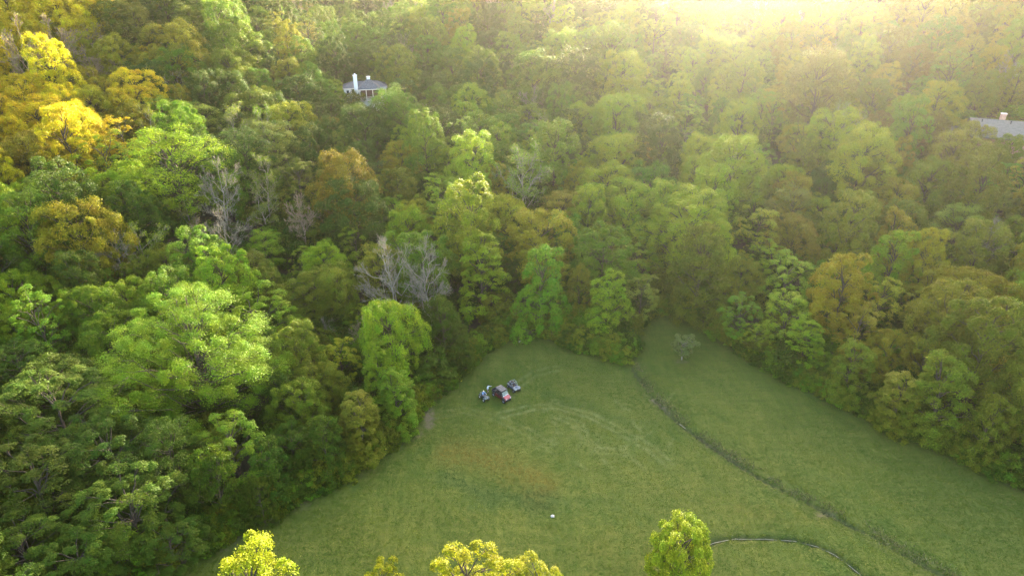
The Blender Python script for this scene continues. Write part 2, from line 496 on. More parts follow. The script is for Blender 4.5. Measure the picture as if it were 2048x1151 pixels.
def make_crown(seed, Rr=6.0, z0=4.5, z1=16.0, prof='dome', lobes=42, lobe_r=(.22, .36), clumps=13, leaves=26, leaf=.42, style='round',
               inner=.62, density=1.0, gap=.0, aspect=.55, limb_r=.30, bark=None, limbs=1.0, wob=.22):
    rs = np.random.RandomState(seed)
    hgt = z1 - z0
    ph = rs.uniform(0, 6.28, 4)
    def env(t, a): return Rr * PROFILES[prof](t) * (1 + wob * np.sin(2 * a + ph[0]) * .5 + wob * np.sin(3 * a + ph[1] + 3 * t) * .6 + wob * .5 * np.sin(5 * a + ph[2]))
    # lobe centres spread evenly over the envelope
    cand_t = rs.uniform(.02, .95, 500); cand_a = rs.uniform(0, 2 * math.pi, 500)
    rr = env(cand_t, cand_a) * np.sqrt(rs.uniform(inner ** 2, .92, 500))
    cand = np.c_[rr * np.cos(cand_a), rr * np.sin(cand_a), z0 + cand_t * hgt]
    pts = [np.array([rs.normal(0, .05 * Rr), rs.normal(0, .05 * Rr), z1 - Rr * .22])]
    for _ in range(lobes):
        dd = np.min([((cand - p) ** 2).sum(1) for p in pts], axis=0) * rs.uniform(.5, 1, len(cand))
        pts.append(cand[int(np.argmax(dd))])
    L = np.array(pts)
    if gap > 0: L = L[rs.rand(len(L)) > gap]
    axis_c = np.c_[np.zeros(len(L)), np.zeros(len(L)), np.minimum(L[:, 2], z0 + hgt * .45)]
    out = unit(L - axis_c * .9 + 1e-3)
    lr = Rr * rs.uniform(lobe_r[0], lobe_r[1], len(L))
    VV = []
    for c, o, r in zip(L, out, lr):
        dirs = unit(rs.normal(0, 1, (clumps * 3, 3)) + o * .75 + np.array([0, 0, .55]))
        dirs = dirs[:clumps]
        cc = c + dirs * r * rs.uniform(.72, 1.08, (clumps, 1)) * np.array([1, 1, .82])
        nl = max(4, int(leaves * density))
        rc = r * .36
        for d_, p in zip(dirs, cc):
            if style == 'tier':
                off = rs.normal(0, 1, (nl, 3)) * np.array([rc * 1.0, rc * 1.0, rc * .36])
                off[:, 2] -= .35 * (off[:, 0] ** 2 + off[:, 1] ** 2) / (rc + .01) * .35
                nrm = np.array([0, 0, 1.0]) + d_ * .25 + rs.normal(0, .33, (nl, 3)); ax = None
            elif style == 'spray':
                az = rs.uniform(0, 6.28, nl); q = np.sqrt(rs.rand(nl))
                off = np.c_[np.cos(az) * q * rc * 1.25, np.sin(az) * q * rc * 1.25, -.55 * rc * q ** 1.6 + rs.normal(0, rc * .13, nl)]
                ax = np.c_[np.cos(az), np.sin(az), -.45 * q]
                nrm = np.array([0, 0, 1.0]) + d_ * .35 + rs.normal(0, .3, (nl, 3))
            elif style == 'hang':
                off = rs.normal(0, 1, (nl, 3)) * rc * .62; off[:, 2] = -np.abs(off[:, 2]) * 1.7 + rc * .3
                ax = np.tile(np.array([[0, 0, -1.0]]), (nl, 1)); nrm = d_ * np.array([1, 1, .5]) + rs.normal(0, .5, (nl, 3))
            else:
                off = rs.normal(0, 1, (nl, 3)) * rc * .66
                off -= d_ * ((off * d_).sum(-1, keepdims=True)) * .55
                nrm = d_ * .65 + np.array([0, 0, .45]) + rs.normal(0, .48, (nl, 3)); ax = None
            VV.append(leaf_quads(rs, p + off, nrm, leaf, aspect, ax))
    VV = np.concatenate(VV)
    VV[:, 2] = np.maximum(VV[:, 2], .05)
    lm = np_mesh('crown', VV, np.arange(len(VV)).reshape(-1, 4)); lm.materials.append(M_LEAF)
    # wood
    tb = Tubes()
    th = z0 + hgt * .62
    n = 7
    zz = np.linspace(-1.5, th, n)
    tp = np.c_[np.cumsum(rs.normal(0, .10, n)) * (zz / th).clip(0) , np.cumsum(rs.normal(0, .10, n)) * (zz / th).clip(0), zz]
    tr = np.linspace(limb_r * 1.25, limb_r * .3, n); tr[0] *= 1.35
    tb.add(tp, tr, 7)
    order = np.argsort(-lr)[:max(5, int(len(L) * .62 * limbs))]
    for k in order:
        tgt = L[k]
        h0 = np.clip(tgt[2] - np.hypot(tgt[0], tgt[1]) * rs.uniform(.5, .9), z0 * .6, th * .97)
        base = np.array([np.interp(h0, zz, tp[:, 0]), np.interp(h0, zz, tp[:, 1]), h0])
        p = bend(rs, base, tgt + out[k] * lr[k] * .4, 5, .16, .06)
        r0 = limb_r * rs.uniform(.28, .5)
        tb.add(p, np.linspace(r0, .03, 5), 5)
        for _ in range(3):
            e = tgt + unit(rs.normal(0, 1, 3) + out[k] + np.array([0, 0, .3])) * lr[k] * .95
            tb.add(bend(rs, p[3], e, 3, .2), [r0 * .35, r0 * .22, .02], 3)
    wm = tb.mesh('trunk', bark or M_BARK)
    return wm, lm

def make_bare(seed, Hh=20.0, spread=.55, limbs=9, sub=6, tw=6, twig=5, bark=None, base_r=.34, fork=.35, min_r=.022, leaf_n=0, leaf=.35, droop=0.0):
    """leafless tree: trunk, limbs, branches, twigs (optionally a few leaves left at the tips)"""
    rs = np.random.RandomState(seed)
    tb = Tubes(); tips = []
    n = 8
    zz = np.linspace(-1.5, Hh * .72, n)
    tp = np.c_[np.cumsum(rs.normal(0, .22, n)) * (zz > 0), np.cumsum(rs.normal(0, .22, n)) * (zz > 0), zz]
    tb.add(tp, np.linspace(base_r * 1.2, base_r * .3, n), 7)
    def grow(base, direc, length, r, level):
        k = 5 if level < 2 else 3
        end = base + direc * length
        p = bend(rs, base, end, k, .22, .05 - droop * .12 * level)
        r1 = max(min_r * .6, r * .32)
        tb.add(p, np.linspace(r, r1, k), 5 if level == 0 else 3)
        if level >= 3:
            tips.append(p[-1]); return
        cnt = (sub, tw, twig)[level]
        for j in range(cnt):
            f = rs.uniform(.30, 1.0) if j else 1.0
            b0 = np.array([np.interp(f, np.linspace(0, 1, k), p[:, q]) for q in range(3)])
            nd_ = unit(direc + rs.normal(0, .50, 3) + np.array([0, 0, .28 - droop]))
            grow(b0, nd_, length * rs.uniform(.34, .60) * (1.25 - .5 * f), max(min_r, r * .42 * (1.15 - .5 * f)), level + 1)
    for i in range(limbs):
        f = fork + (1 - fork) * (i + rs.rand()) / limbs
        hz = Hh * .72 * f
        b0 = np.array([np.interp(hz, zz, tp[:, q]) for q in range(3)])
        a = i * 2.4 + rs.uniform(-.4, .4)
        d_ = unit(np.array([math.cos(a) * spread, math.sin(a) * spread, rs.uniform(.35, .95) - droop]))
        if i == limbs - 1: d_ = unit(np.array([rs.normal(0, .15), rs.normal(0, .15), 1]))
        grow(b0, d_, Hh * rs.uniform(.24, .38), base_r * rs.uniform(.30, .46), 0)
    wm = tb.mesh('trunk', bark or M_BARK_PALE)
    lm = None
    if leaf_n:
        T = np.array(tips); pick = T[rs.randint(0, len(T), leaf_n)] + rs.normal(0, .28, (leaf_n, 3))
        VV = leaf_quads(rs, pick, np.array([0, 0, .6]) + rs.normal(0, .6, (leaf_n, 3)), leaf)
        lm = np_mesh('crown', VV, np.arange(len(VV)).reshape(-1, 4)); lm.materials.append(M_LEAF)
    return wm, lm

# prototype table: name -> (wood, leaves, crown radius, crown centre height, total height, form word)
PROTO = {}
def proto(key, meshes, R0, hc, ht, form):
    PROTO[key] = (meshes[0], meshes[1], R0, hc, ht, form)

for i in range(4):
    proto('dome%d' % i, make_crown(10 + i, 6, 3.6, 15, 'dome', 54, (.14, .36), 15, 60, .25, wob=.30, limb_r=.24), 6.3, 10.0, 15, 'round-crowned')
for i in range(3):
    proto('oval%d' % i, make_crown(30 + i, 5, 3.3, 18, 'oval', 54, (.15, .38), 15, 58, .25, wob=.34, limb_r=.24), 5.4, 11.5, 18, 'tall oval')
for i in range(3):
    proto('loose%d' % i, make_crown(50 + i, 6, 4.5, 17, 'dome', 40, (.13, .30), 14, 40, .27, style='spray', gap=.18, limb_r=.26, wob=.34, aspect=.42), 6.4, 11.2, 17, 'loose open')
for i in range(3):
    proto('tier%d' % i, make_crown(70 + i, 6.2, 3.0, 15.5, 'dome', 54, (.13, .27), 16, 34, .27, style='tier', wob=.28), 6.4, 9.8, 15.5, 'feathery tiered')
for i in range(3):
    proto('edge%d' % i, make_crown(90 + i, 4.6, .6, 17, 'edge', 60, (.20, .34), 14, 36, .28, style=('round', 'hang', 'spray')[i], inner=.7, wob=.30), 5.0, 9.0, 17, 'leafy-to-the-ground')
for i in range(3):
    proto('walnut%d' % i, make_crown(110 + i, 7, 3.2, 16, 'dome', 60, (.12, .25), 17, 42, .29, style='spray', wob=.30, aspect=.36), 7.4, 10.2, 16, 'tufted broad')
proto('giant0', make_crown(301, 13, 5.0, 26, 'dome', 150, (.07, .17), 20, 48, .24, style='tier', wob=.34, limb_r=.36, gap=.14, inner=.25), 13.6, 15.5, 26, 'feathery tiered')
proto('great0', make_crown(305, 9.5, 3.0, 22, 'dome', 100, (.09, .24), 18, 44, .27, wob=.28, limb_r=.45), 10.0, 13.5, 22, 'great round-crowned')
for i in range(3):
    proto('thin%d' % i, make_bare(130 + i, 18, .55, 10, 6, 6, 4, None, .28, .30, .022, 4200, .32), 6.5, 11.5, 18, 'thin-leaved')
for i in range(3):
    proto('bare%d' % i, make_bare(150 + i, 20, (.85, .75, .9)[i], 13, 7, 7, 5, None, .30, (.28, .36, .26)[i], .018, 0), 7.6, 12.5, 20, 'bare')
for i in range(2):
    proto('tan%d' % i, make_bare(170 + i, 17, .6, 11, 7, 7, 5, M_BARK_TAN, .28, .30, .030, 900, .28), 6.6, 11, 17, 'twiggy tan')
for i in range(3):
    proto('gold%d' % i, make_crown(190 + i, 4.6, 5, 16, 'dome', 60, (.12, .27), 15, 34, .20, wob=.36, aspect=.6, inner=.45, gap=.04), 5.0, 11, 16, 'large-leaved')
proto('ball0', make_crown(200, 4.4, 2.5, 13.5, 'dome', 90, (.14, .25), 18, 34, .20, wob=.12, aspect=.6, inner=.5), 4.7, 8.6, 13.5, 'dense rounded')
for i in range(4):
    proto('bush%d' % i, make_crown(210 + i, 2.2, .15, 3.4, 'edge', 26, (.24, .40), 10, 22, .26, style=('round', 'spray', 'hang', 'round')[i], limb_r=.06, wob=.3), 2.4, 1.8, 3.4, 'bushy')
proto('sapling0', make_crown(231, 1.9, 1.6, 5.2, 'oval', 34, (.16, .28), 11, 22, .24, style='round', gap=.12, limb_r=.14, inner=.3, bark=M_BARK_PALE), 2.0, 3.5, 5.2, 'small')
# ------------------------------------------------------------------ leaf colours (linear base colours); Y carries golden low sunlight in the tint
TINT = dict(G=(.034, .057, .013), M=(.068, .115, .019), B=(.115, .160, .020), L=(.135, .175, .020), O=(.088, .100, .022), Y=(.34, .255, .018), K=(.150, .138, .022),
            R=(.140, .100, .022), W=(.100, .090, .034), T=(.040, .062, .020), P=(.105, .130, .055), N=(.12, .07, .04), V=(.084, .116, .016), F=(.138, .146, .013))
TONE = dict(G='dark green', M='mid green', B='yellow-green', L='bright lime', O='olive', Y='sunlight-gold', K='ochre', R='rust orange', W='brown', T='blue-green', P='pale grey-green', N='reddish brown', V='fresh green', F='yellow-green')

PLACED = []      # dict(x, y, z, R, key, col, s, sz, rot, label, name, u, v, w)
rng = random.Random(7)

def solve(u, v, w, key, zs):
    """stand a tree on the terrain so that its crown centre is seen at (u, v), w wide"""
    R0, hc = PROTO[key][2], PROTO[key][3]
    dd = ray(u, v)
    t = np.arange(35, 520, .5)
    p = np.array([0, 0, CAM_H])[None] + t[:, None] * dd[None]
    depth = p[:, 1] * CP - (p[:, 2] - CAM_H) * SP
    s = (w / 2) * depth / FPX / R0
    ok = p[:, 2] <= H0(p[:, 0], p[:, 1]) + s * zs * hc
    i = int(np.argmax(ok)) if ok.any() else len(t) - 1
    return p[i, 0], p[i, 1], float(s[i])

def put(u, v, w, kind, col, label=None, name=None, zs=None, rot=None, group=None, mark=None):
    keys = [k for k in PROTO if k.rstrip('0123456789') == kind] if not kind[-1].isdigit() else [kind]
    key = rng.choice(keys)
    if zs is None: zs = rng.uniform(.9, 1.22)
    x, y, s = solve(u, v, w, key, zs)
    e = dict(x=float(x), y=float(y), key=key, col=col, s=s, sz=s * zs, rot=rng.uniform(0, 6.28) if rot is None else rot, R=s * PROTO[key][2], label=label, name=name, group=group, mark=mark)
    PLACED.append(e)
    return e

# --- trees that the photograph lets you recognise: (u, v, crown width) in its pixels
LM = '''
27 20 110 dome Y;58 45 100 dome Y;113 17 110 dome Y;165 20 110 dome Y;127 42 80 dome Y;31 68 80 dome Y;92 57 70 dome K;52 118 115 tan K;99 102 110 tan K;137 95 50 dome Y;
185 85 60 tan W;185 140 62 tan W;240 146 55 tan W;222 113 80 dome K;287 116 38 oval Y;291 160 80 dome G;222 38 80 dome O;274 50 90 dome W;335 27 100 dome G;300 10 80 dome O;
353 92 115 dome K;380 62 80 dome O;440 50 115 dome M;514 38 50 dome P;400 20 80 dome O;462 95 115 dome M;356 132 90 dome M;520 120 55 oval G;462 142 100 dome O;578 147 72 dome K;
538 155 45 dome W;350 174 64 thin P;421 156 40 bare P;404 188 66 oval G;459 182 80 dome G;510 176 52 oval M;600 187 90 dome G;623 160 70 dome M;661 182 52 dome B;664 222 62 dome G;
51 190 90 dome Y;127 210 90 dome Y;79 242 105 dome Y;178 212 80 dome K;147 258 95 dome Y;240 215 60 oval Y;267 243 78 dome K;267 180 85 dome Y;154 165 75 dome K;20 272 80 dome Y;
199 278 66 oval Y;219 315 110 loose B;55 312 120 dome K;318 228 72 tier B;394 243 90 tier P;507 222 100 dome O;548 228 80 dome G;473 272 80 thin P;548 293 108 tier P;349 332 150 tier B;
476 314 82 tier L;445 385 110 bare P;527 375 85 thin O;596 345 62 thin O;623 298 90 dome G;671 262 60 dome W;690 290 50 oval P;690 368 125 dome R;
684 65 44 oval M;712 72 40 oval B;670 113 60 oval G;763 65 70 oval M;800 51 62 dome M;842 41 62 dome B;886 34 55 oval M;924 51 52 oval K;794 132 80 dome O;746 122 62 oval G;
855 79 62 oval O;931 94 56 oval L;979 58 62 oval G;1047 75 55 oval M;1112 72 52 dome L;1122 98 70 dome B;903 128 80 dome M;958 138 88 dome M;1010 104 62 oval M;951 158 80 dome G;
1061 146 88 dome M;1095 158 96 dome M;1157 153 105 dome T;1239 153 98 dome B;1263 176 52 bare P;1184 88 70 dome B;866 182 70 dome G;811 192 62 oval G;883 207 70 dome M;941 207 75 dome B;
780 221 105 dome M;814 243 80 oval M;732 255 105 dome G;886 256 88 dome T;958 266 80 dome M;1010 262 70 dome M;1054 242 70 dome P;1078 266 62 thin P;804 286 56 oval B;835 287 58 oval B;
801 318 80 dome K;691 322 52 oval M;729 320 56 oval G;897 338 62 oval B;944 327 88 oval L;992 358 60 oval K;873 388 82 loose L;1044 362 125 thin P;1109 303 98 oval M;1164 242 90 dome B;
1232 235 98 dome B;1300 226 80 dome B;1232 310 108 dome L;1277 303 62 dome K;1215 372 98 dome L;1300 368 90 dome M;797 376 80 dome O;1150 200 80 dome M;
1362 194 45 oval L;1382 221 55 oval M;1553 204 72 dome K;1639 168 125 dome W;1742 57 64 oval K;1827 130 70 dome W;1749 166 44 oval K;1872 204 90 dome K;1896 136 64 oval O;2019 154 60 bare1 P;
1584 237 38 oval L;1759 252 64 dome W;1855 263 90 dome W;1690 255 80 thin P;1725 316 118 dome K;1800 317 54 oval K;1899 312 105 tier K;1947 292 84 dome W;1918 262 60 dome K;1985 318 70 dome O;1935 268 50 loose K;2020 300 62 dome O;2005 358 72 dome M;
1656 362 90 dome T;1858 365 90 dome O;1752 358 70 dome W;1567 358 72 dome L;1516 331 48 oval P;1416 303 72 dome L;1372 303 62 thin P;1458 320 56 bare P;1392 350 90 dome L;1495 365 80 dome B;
38 406 72 oval B;161 417 80 dome O;113 437 54 thin W;154 471 145 dome K;270 423 80 oval G;308 432 56 oval G;377 425 62 thin O;445 485 92 bare P;531 425 76 thin P;609 442 80 tan N;
712 418 128 dome T;240 516 84 bare P;284 492 92 thin L;400 482 66 tan W;332 529 90 dome O;274 550 62 oval O;154 553 86 oval G;449 533 44 oval M;534 571 72 oval O;603 523 58 loose L;
634 582 105 dome O;710 488 84 loose B;27 592 100 dome B;92 584 80 dome B;20 645 80 dome B;103 627 70 loose B;202 612 72 dome G;562 632 72 loose M;600 705 92 oval O;680 714 84 loose F;650 662 52 bare P;
828 437 70 dome K;910 417 70 dome L;1010 437 108 dome K;1078 482 118 oval K;1123 475 72 oval M;1253 410 115 dome B;1184 410 62 oval M;979 447 66 dome O;
965 545 96 edge2 L;1030 550 50 edge1 T;1085 572 98 edge0 M;1160 580 66 edge1 O;1215 606 84 edge0 B;1184 517 36 bare P;1212 510 42 bare P;1273 520 92 loose B;1283 588 76 loose P;
677 577 92 dome O;718 632 52 loose L;787 657 84 loose M;729 673 62 tan W;763 750 84 edge2 B;890 662 92 edge1 G;
1382 455 180 great0 L;1400 535 120 edge1 O;1512 420 62 loose P;1708 417 80 loose K;1790 403 90 dome K;1656 447 52 loose P;1790 485 80 edge0 K;1725 485 72 dome O;1588 468 98 dome W;1910 454 90 tier P;
1992 410 80 dome P;1982 485 92 bare P;1834 536 54 loose K;1875 533 54 thin P;1957 591 140 dome K;1540 519 80 loose B;1485 553 82 dome O;1570 560 115 loose B;1673 567 82 loose K;
1574 625 100 loose B;1755 602 92 loose K;1845 622 92 loose K;1485 625 82 loose M;1516 672 54 loose B;1612 690 76 edge2 B;1718 655 98 loose K;1780 705 96 dome K;1850 722 92 loose K;1923 687 72 dome O;1975 707 72 loose M;
2030 692 66 loose K;2020 752 92 dome K;1700 738 84 edge0 O;1890 790 110 edge0 O;1975 850 100 edge1 O;1800 800 90 edge2 O;
110 835 215 walnut T;60 968 200 walnut T;215 905 190 walnut T;255 1020 200 walnut T;55 1098 190 walnut T;335 1085 130 walnut0 T;40 735 120 walnut T;112 752 100 walnut O;150 1120 170 walnut2 T;
462 890 145 loose M;428 972 100 edge1 G;600 812 100 oval O;650 890 96 edge1 G;720 845 98 edge2 O;795 800 84 edge2 M;640 768 98 dome O;545 940 90 edge0 G;560 800 90 edge0 G;520 1000 60 edge1 G;
'''
for ent in LM.replace('\n', '').split(';'):
    f = ent.split()
    if len(f) == 5: put(float(f[0]), float(f[1]), float(f[2]), f[3], f[4])

# --- named individuals
put(385, 700, 315, 'giant0', 'V', 'huge feathery yellow-green tree with tiered leaf sprays at left centre', mark='huge feathery tree', zs=1.0)
put(785, 562, 140, 'bare0', 'P', 'tall many-limbed bare grey tree, left one of the leafless pair above the meadow', mark='left tree of the bare pair', zs=1.15)
put(868, 570, 130, 'bare1', 'P', 'tall bare grey tree with a fan of fine twigs, right one of the leafless pair', mark='right tree of the bare pair', zs=1.2)
put(505, 1180, 200, 'gold0', 'F', 'yellow-leaved treetop cut by the bottom edge, largest and leftmost of the row', zs=1.05)
put(768, 1166, 90, 'gold1', 'F', 'small yellow-green treetop at the bottom edge, left of the widest one', zs=1.05)
put(925, 1176, 165, 'gold2', 'F', 'wide yellow-green treetop at the bottom edge below the white rock', mark='wide yellow-green treetop', zs=1.05)
put(1082, 1174, 120, 'gold1', 'F', 'low twin-lobed yellow treetop, rightmost of the yellow row at the bottom edge', zs=1.05)
put(1360, 1100, 140, 'ball0', 'B', 'dense round bright green tree standing alone beside the curved ditch', mark='round ditch-side tree', zs=1.1)
put(1368, 686, 46, 'sapling0', 'P', 'small lone sapling with a pale leaning trunk in the open meadow', name='sapling', mark='lone sapling', zs=1.0)

MARKS = {'rust orange tree': (690, 368), 'white house': (728, 172), 'grey roof': (2000, 250), 'red utility vehicle': (1000, 785), 'blue-green dome above the pale dead pair': None}

# --- fill the rest of the wood
def sgn(u, v):
    """leaf tints by region; the upper-left gold is sunlight put into the colour"""
    if u < 330 and v < 340: return 'YYYYYKY'  # golden sun on the upper-left slope, put into the yellow leaf tint
    if u < 700 and v < 330: return 'GMMMGKB'
    if u < 700 and v < 700: return 'GMMGBBO'
    if u < 700: return 'GTGG'
    if u < 1330: return 'MMBGTBM' if v < 330 else 'MBLBMK'
    if u < 1560: return 'BLMBLB'
    return 'KOMKKOBO'

ex = np.array([(e['x'], e['y'], e['R']) for e in PLACED])
frs = np.random.RandomState(21)
cx_, cy_ = [], []
N = 60000
X = frs.uniform(-420, 420, N); Y = frs.uniform(-40, 470, N)
keep = (np.abs(X) < 60 + .95 * np.maximum(Y, 0)) & (np.abs(X) < 380)
keep &= ~((Y < 42) & (np.abs(X) < 130))
X, Y = X[keep], Y[keep]
inf = inside(X, Y, FIELD); ed = seg_dist(X, Y, FIELD_BORDER)
keep = (~inf) & (ed > 4.0)
X, Y = X[keep], Y[keep]
HOUSE = ground_at(728, 186, 4)[:2]
ROOF = ground_at(2002, 262, 5)[:2]
FILL = []
cells = {}
def near(x, y, r):
    i, j = int(x // 12), int(y // 12)
    for a in range(i - 2, i + 3):
        for b in range(j - 2, j + 3):
            for (px_, py_, pr) in cells.get((a, b), ()):
                if (px_ - x) ** 2 + (py_ - y) ** 2 < (.70 * (pr + r)) ** 2: return True
    return False
def reg(x, y, r): cells.setdefault((int(x // 12), int(y // 12)), []).append((x, y, r))
for e in ex: reg(*e)
for x, y in zip(X, Y):
    if math.hypot(x - HOUSE[0], y - HOUSE[1]) < 11 or math.hypot(x - ROOF[0], y - ROOF[1]) < 12: continue
    R = frs.uniform(3.6, 6.8) if y < 180 else frs.uniform(3.0, 5.8)
    if near(x, y, R): continue
    z = float(H0(x, y))
    u, v, dp = project(x, y, z + 11)
    # keep the line of sight to the two houses open
    if 688 - FPX * R / dp < u < 762 + FPX * R / dp and y < HOUSE[1] + 3 and v - FPX * 8 / dp < 188 and v < 330: continue
    if 1930 < u + FPX * R / dp and 200 < v < 380 and y < ROOF[1] + 3 and v - FPX * 7 / dp < 268: continue
    reg(x, y, R)
    kind = frs.choice(['dome', 'oval', 'dome', 'oval', 'loose', 'tier', 'thin', 'bare'], p=[.24, .20, .10, .08, .17, .15, .04, .02])
    if kind in ('thin', 'bare') and (v > 640 or u > 1700): kind = 'dome'
    keys = [k for k in PROTO if k.rstrip('0123456789') == kind]
    key = keys[frs.randint(len(keys))]
    s = R / PROTO[key][2]
    zs = frs.uniform(.88, 1.32) * (1.0 if s > .9 else 1.08)
    cset = sgn(float(u), float(v))
    FILL.append(dict(x=x, y=y, key=key, col=cset[frs.randint(len(cset))], s=s, sz=s * zs, rot=frs.uniform(0, 6.28), R=R, label=None, name=None, group=None, mark=None))

TINT = {k: (r * 1.35, g * 1.41, b * .34) for k, (r, g, b) in TINT.items()}
for e in PLACED + FILL:
    e['z'] = float(H(e['x'], e['y'])) - .1
    P_ = PROTO[e['key']]
    u, v, dp = project(e['x'], e['y'], e['z'] + e['sz'] * P_[3])
    e['u'], e['v'], e['w'] = float(u), float(v), float(2 * FPX * e['R'] / dp)
    e['seen'] = (-20 < e['u'] < 2068) and (-10 < e['v'] < 1171)
    c = np.array(TINT[e['col']]) * frs.uniform(.85, 1.18) * (1 + frs.uniform(-.10, .10, 3))
    e['tint'] = [.125, .150, .040] if e['name'] == 'sapling' else [float(q) for q in c]

seen_fill = sorted([e for e in FILL if e['seen']], key=lambda e: -e['w'])
lead = [e for e in PLACED if e['key'].rstrip('0123456789') not in ('bare', 'tan', 'thin')]
N_IND = max(0, 296 - len(lead))
IND = PLACED + [e for e in seen_fill if e['key'].rstrip('0123456789') not in ('bare',)][:N_IND]
ids = {id(e) for e in IND}
REST = [e for e in FILL if id(e) not in ids]
print('TREES placed', len(PLACED), 'individual', len(IND), 'rest', len(REST), 'of which in view', sum(e['seen'] for e in REST))

# --- labels: explicit, or found from the nearest landmark in the picture
ANCH = [(m, p) for m, p in MARKS.items() if p] + [(e['mark'], (e['u'], e['v'])) for e in PLACED if e['mark']]
def anchor_of(u, v, c):
    """extra landmarks: the most conspicuous trees"""
ANCH += [('upper ditch end', (1258, 715)), ('top left corner', (0, 0)), ('bottom left corner', (0, 1151)), ('top right corner', (2048, 0)),
         ('right meadow corner', (2048, 968)), ('middle of the left edge', (0, 575)), ('middle of the right edge', (2048, 575)), ('middle of the top edge', (1024, 0)),
         ('first quarter of the top edge', (512, 0)), ('last quarter of the top edge', (1536, 0))]
SIDE = ['right of', 'above right of', 'above', 'above left of', 'left of', 'below left of', 'below', 'below right of']
ORD = ['nearest', 'second nearest', 'third nearest', 'fourth nearest', 'fifth nearest', 'sixth nearest', 'seventh nearest', 'eighth nearest', 'ninth nearest', 'tenth nearest', 'eleventh nearest', 'twelfth nearest']
def side(e, p):
    a = math.atan2(-(e['v'] - p[1]), e['u'] - p[0])
    return int(round(a / (math.pi / 4))) % 8
rank = {}
for ai, (nm, p) in enumerate(ANCH):
    for s_ in range(8):
        es = [e for e in IND if side(e, p) == s_ and not (abs(e['u'] - p[0]) < 3 and abs(e['v'] - p[1]) < 3)]
        es.sort(key=lambda e: math.hypot(e['u'] - p[0], e['v'] - p[1]))
        for k, e in enumerate(es): rank[(ai, id(e))] = (k, s_)
for e in IND:
    if e['label']: continue
    best = min((( rank[(ai, id(e))][0] * 40 + math.hypot(e['u'] - p[0], e['v'] - p[1]) * .25), ai) for ai, (nm, p) in enumerate(ANCH) if (ai, id(e)) in rank)
    ai = best[1]; k, s_ = rank[(ai, id(e))]
    form = PROTO[e['key']][5]
    tone = TONE[e['col']] + ' ' if form not in ('bare', 'twiggy tan') else ('grey ' if form == 'bare' else '')
    o = ORD[k] if k < len(ORD) else '%dth nearest' % (k + 1)
    e['label'] = '%s%s tree, %s %s the %s' % (tone, form, o, SIDE[s_], ANCH[ai][0])
    if len(e['label'].replace('-', ' ').split()) > 16: e['label'] = '%stree, %s %s the %s' % (tone, o, SIDE[s_], ANCH[ai][0])

CATS = {'bare': ('bare_tree', 'bare trees standing in the wood'), 'tan': ('bare_tree', 'bare trees standing in the wood'), 'thin': ('thin_leaved_tree', 'half-bare trees in the wood')}
def add_tree(e):
    wood, leaf, R0, hc, ht, form = PROTO[e['key']]
    nm, grp = CATS.get(e['key'].rstrip('0123456789'), ('broadleaf_tree', 'leafy trees of the wood'))
    root = bpy.data.objects.new(e['name'] or nm, None)
    root.empty_display_size = .5
    COL.objects.link(root)
    root.location = (e['x'], e['y'], e['z'])
    root.rotation_euler = (rng.gauss(0, .035), rng.gauss(0, .035), e['rot'])
    ax = rng.uniform(.87, 1.15)
    root.scale = (e['s'] * ax, e['s'] / ax, e['sz'])
    tag(root, e['label'], 'tree', e['group'] or grp)
    t = link('trunk', wood, root)
    if leaf is not None:
        c = link('crown', leaf, root)
        c['tint'] = e['tint']
    return root
for e in IND: add_tree(e)

# ---------------------------------------------------------------- stuff: instanced masses
def scatter_nodes(name, lib):
    ng = bpy.data.node_groups.new(name + '_nodes', 'GeometryNodeTree')
    ng.interface.new_socket('Geometry', in_out='INPUT', socket_type='NodeSocketGeometry')
    ng.interface.new_socket('Geometry', in_out='OUTPUT', socket_type='NodeSocketGeometry')
    N_ = ng.nodes.new; Lk = ng.links.new
    gi, go = N_('NodeGroupInput'), N_('NodeGroupOutput')
    ci = N_('GeometryNodeCollectionInfo'); ci.inputs['Collection'].default_value = lib
    ci.inputs['Separate Children'].default_value = True; ci.inputs['Reset Children'].default_value = True
    ip = N_('GeometryNodeInstanceOnPoints')
    ip.inputs['Pick Instance'].default_value = True
    def named(n, t):
        q = N_('GeometryNodeInputNamedAttribute'); q.data_type = t; q.inputs['Name'].default_value = n
        return next(s for s in q.outputs if s.enabled)
    Lk(gi.outputs[0], ip.inputs['Points']); Lk(ci.outputs[0], ip.inputs['Instance'])
    Lk(named('which', 'INT'), ip.inputs['Instance Index'])
    e2r = N_('FunctionNodeEulerToRotation'); Lk(named('rot', 'FLOAT_VECTOR'), e2r.inputs[0]); Lk(e2r.outputs[0], ip.inputs['Rotation'])
    Lk(named('size', 'FLOAT_VECTOR'), ip.inputs['Scale'])
    Lk(ip.outputs[0], go.inputs[0])
    return ng

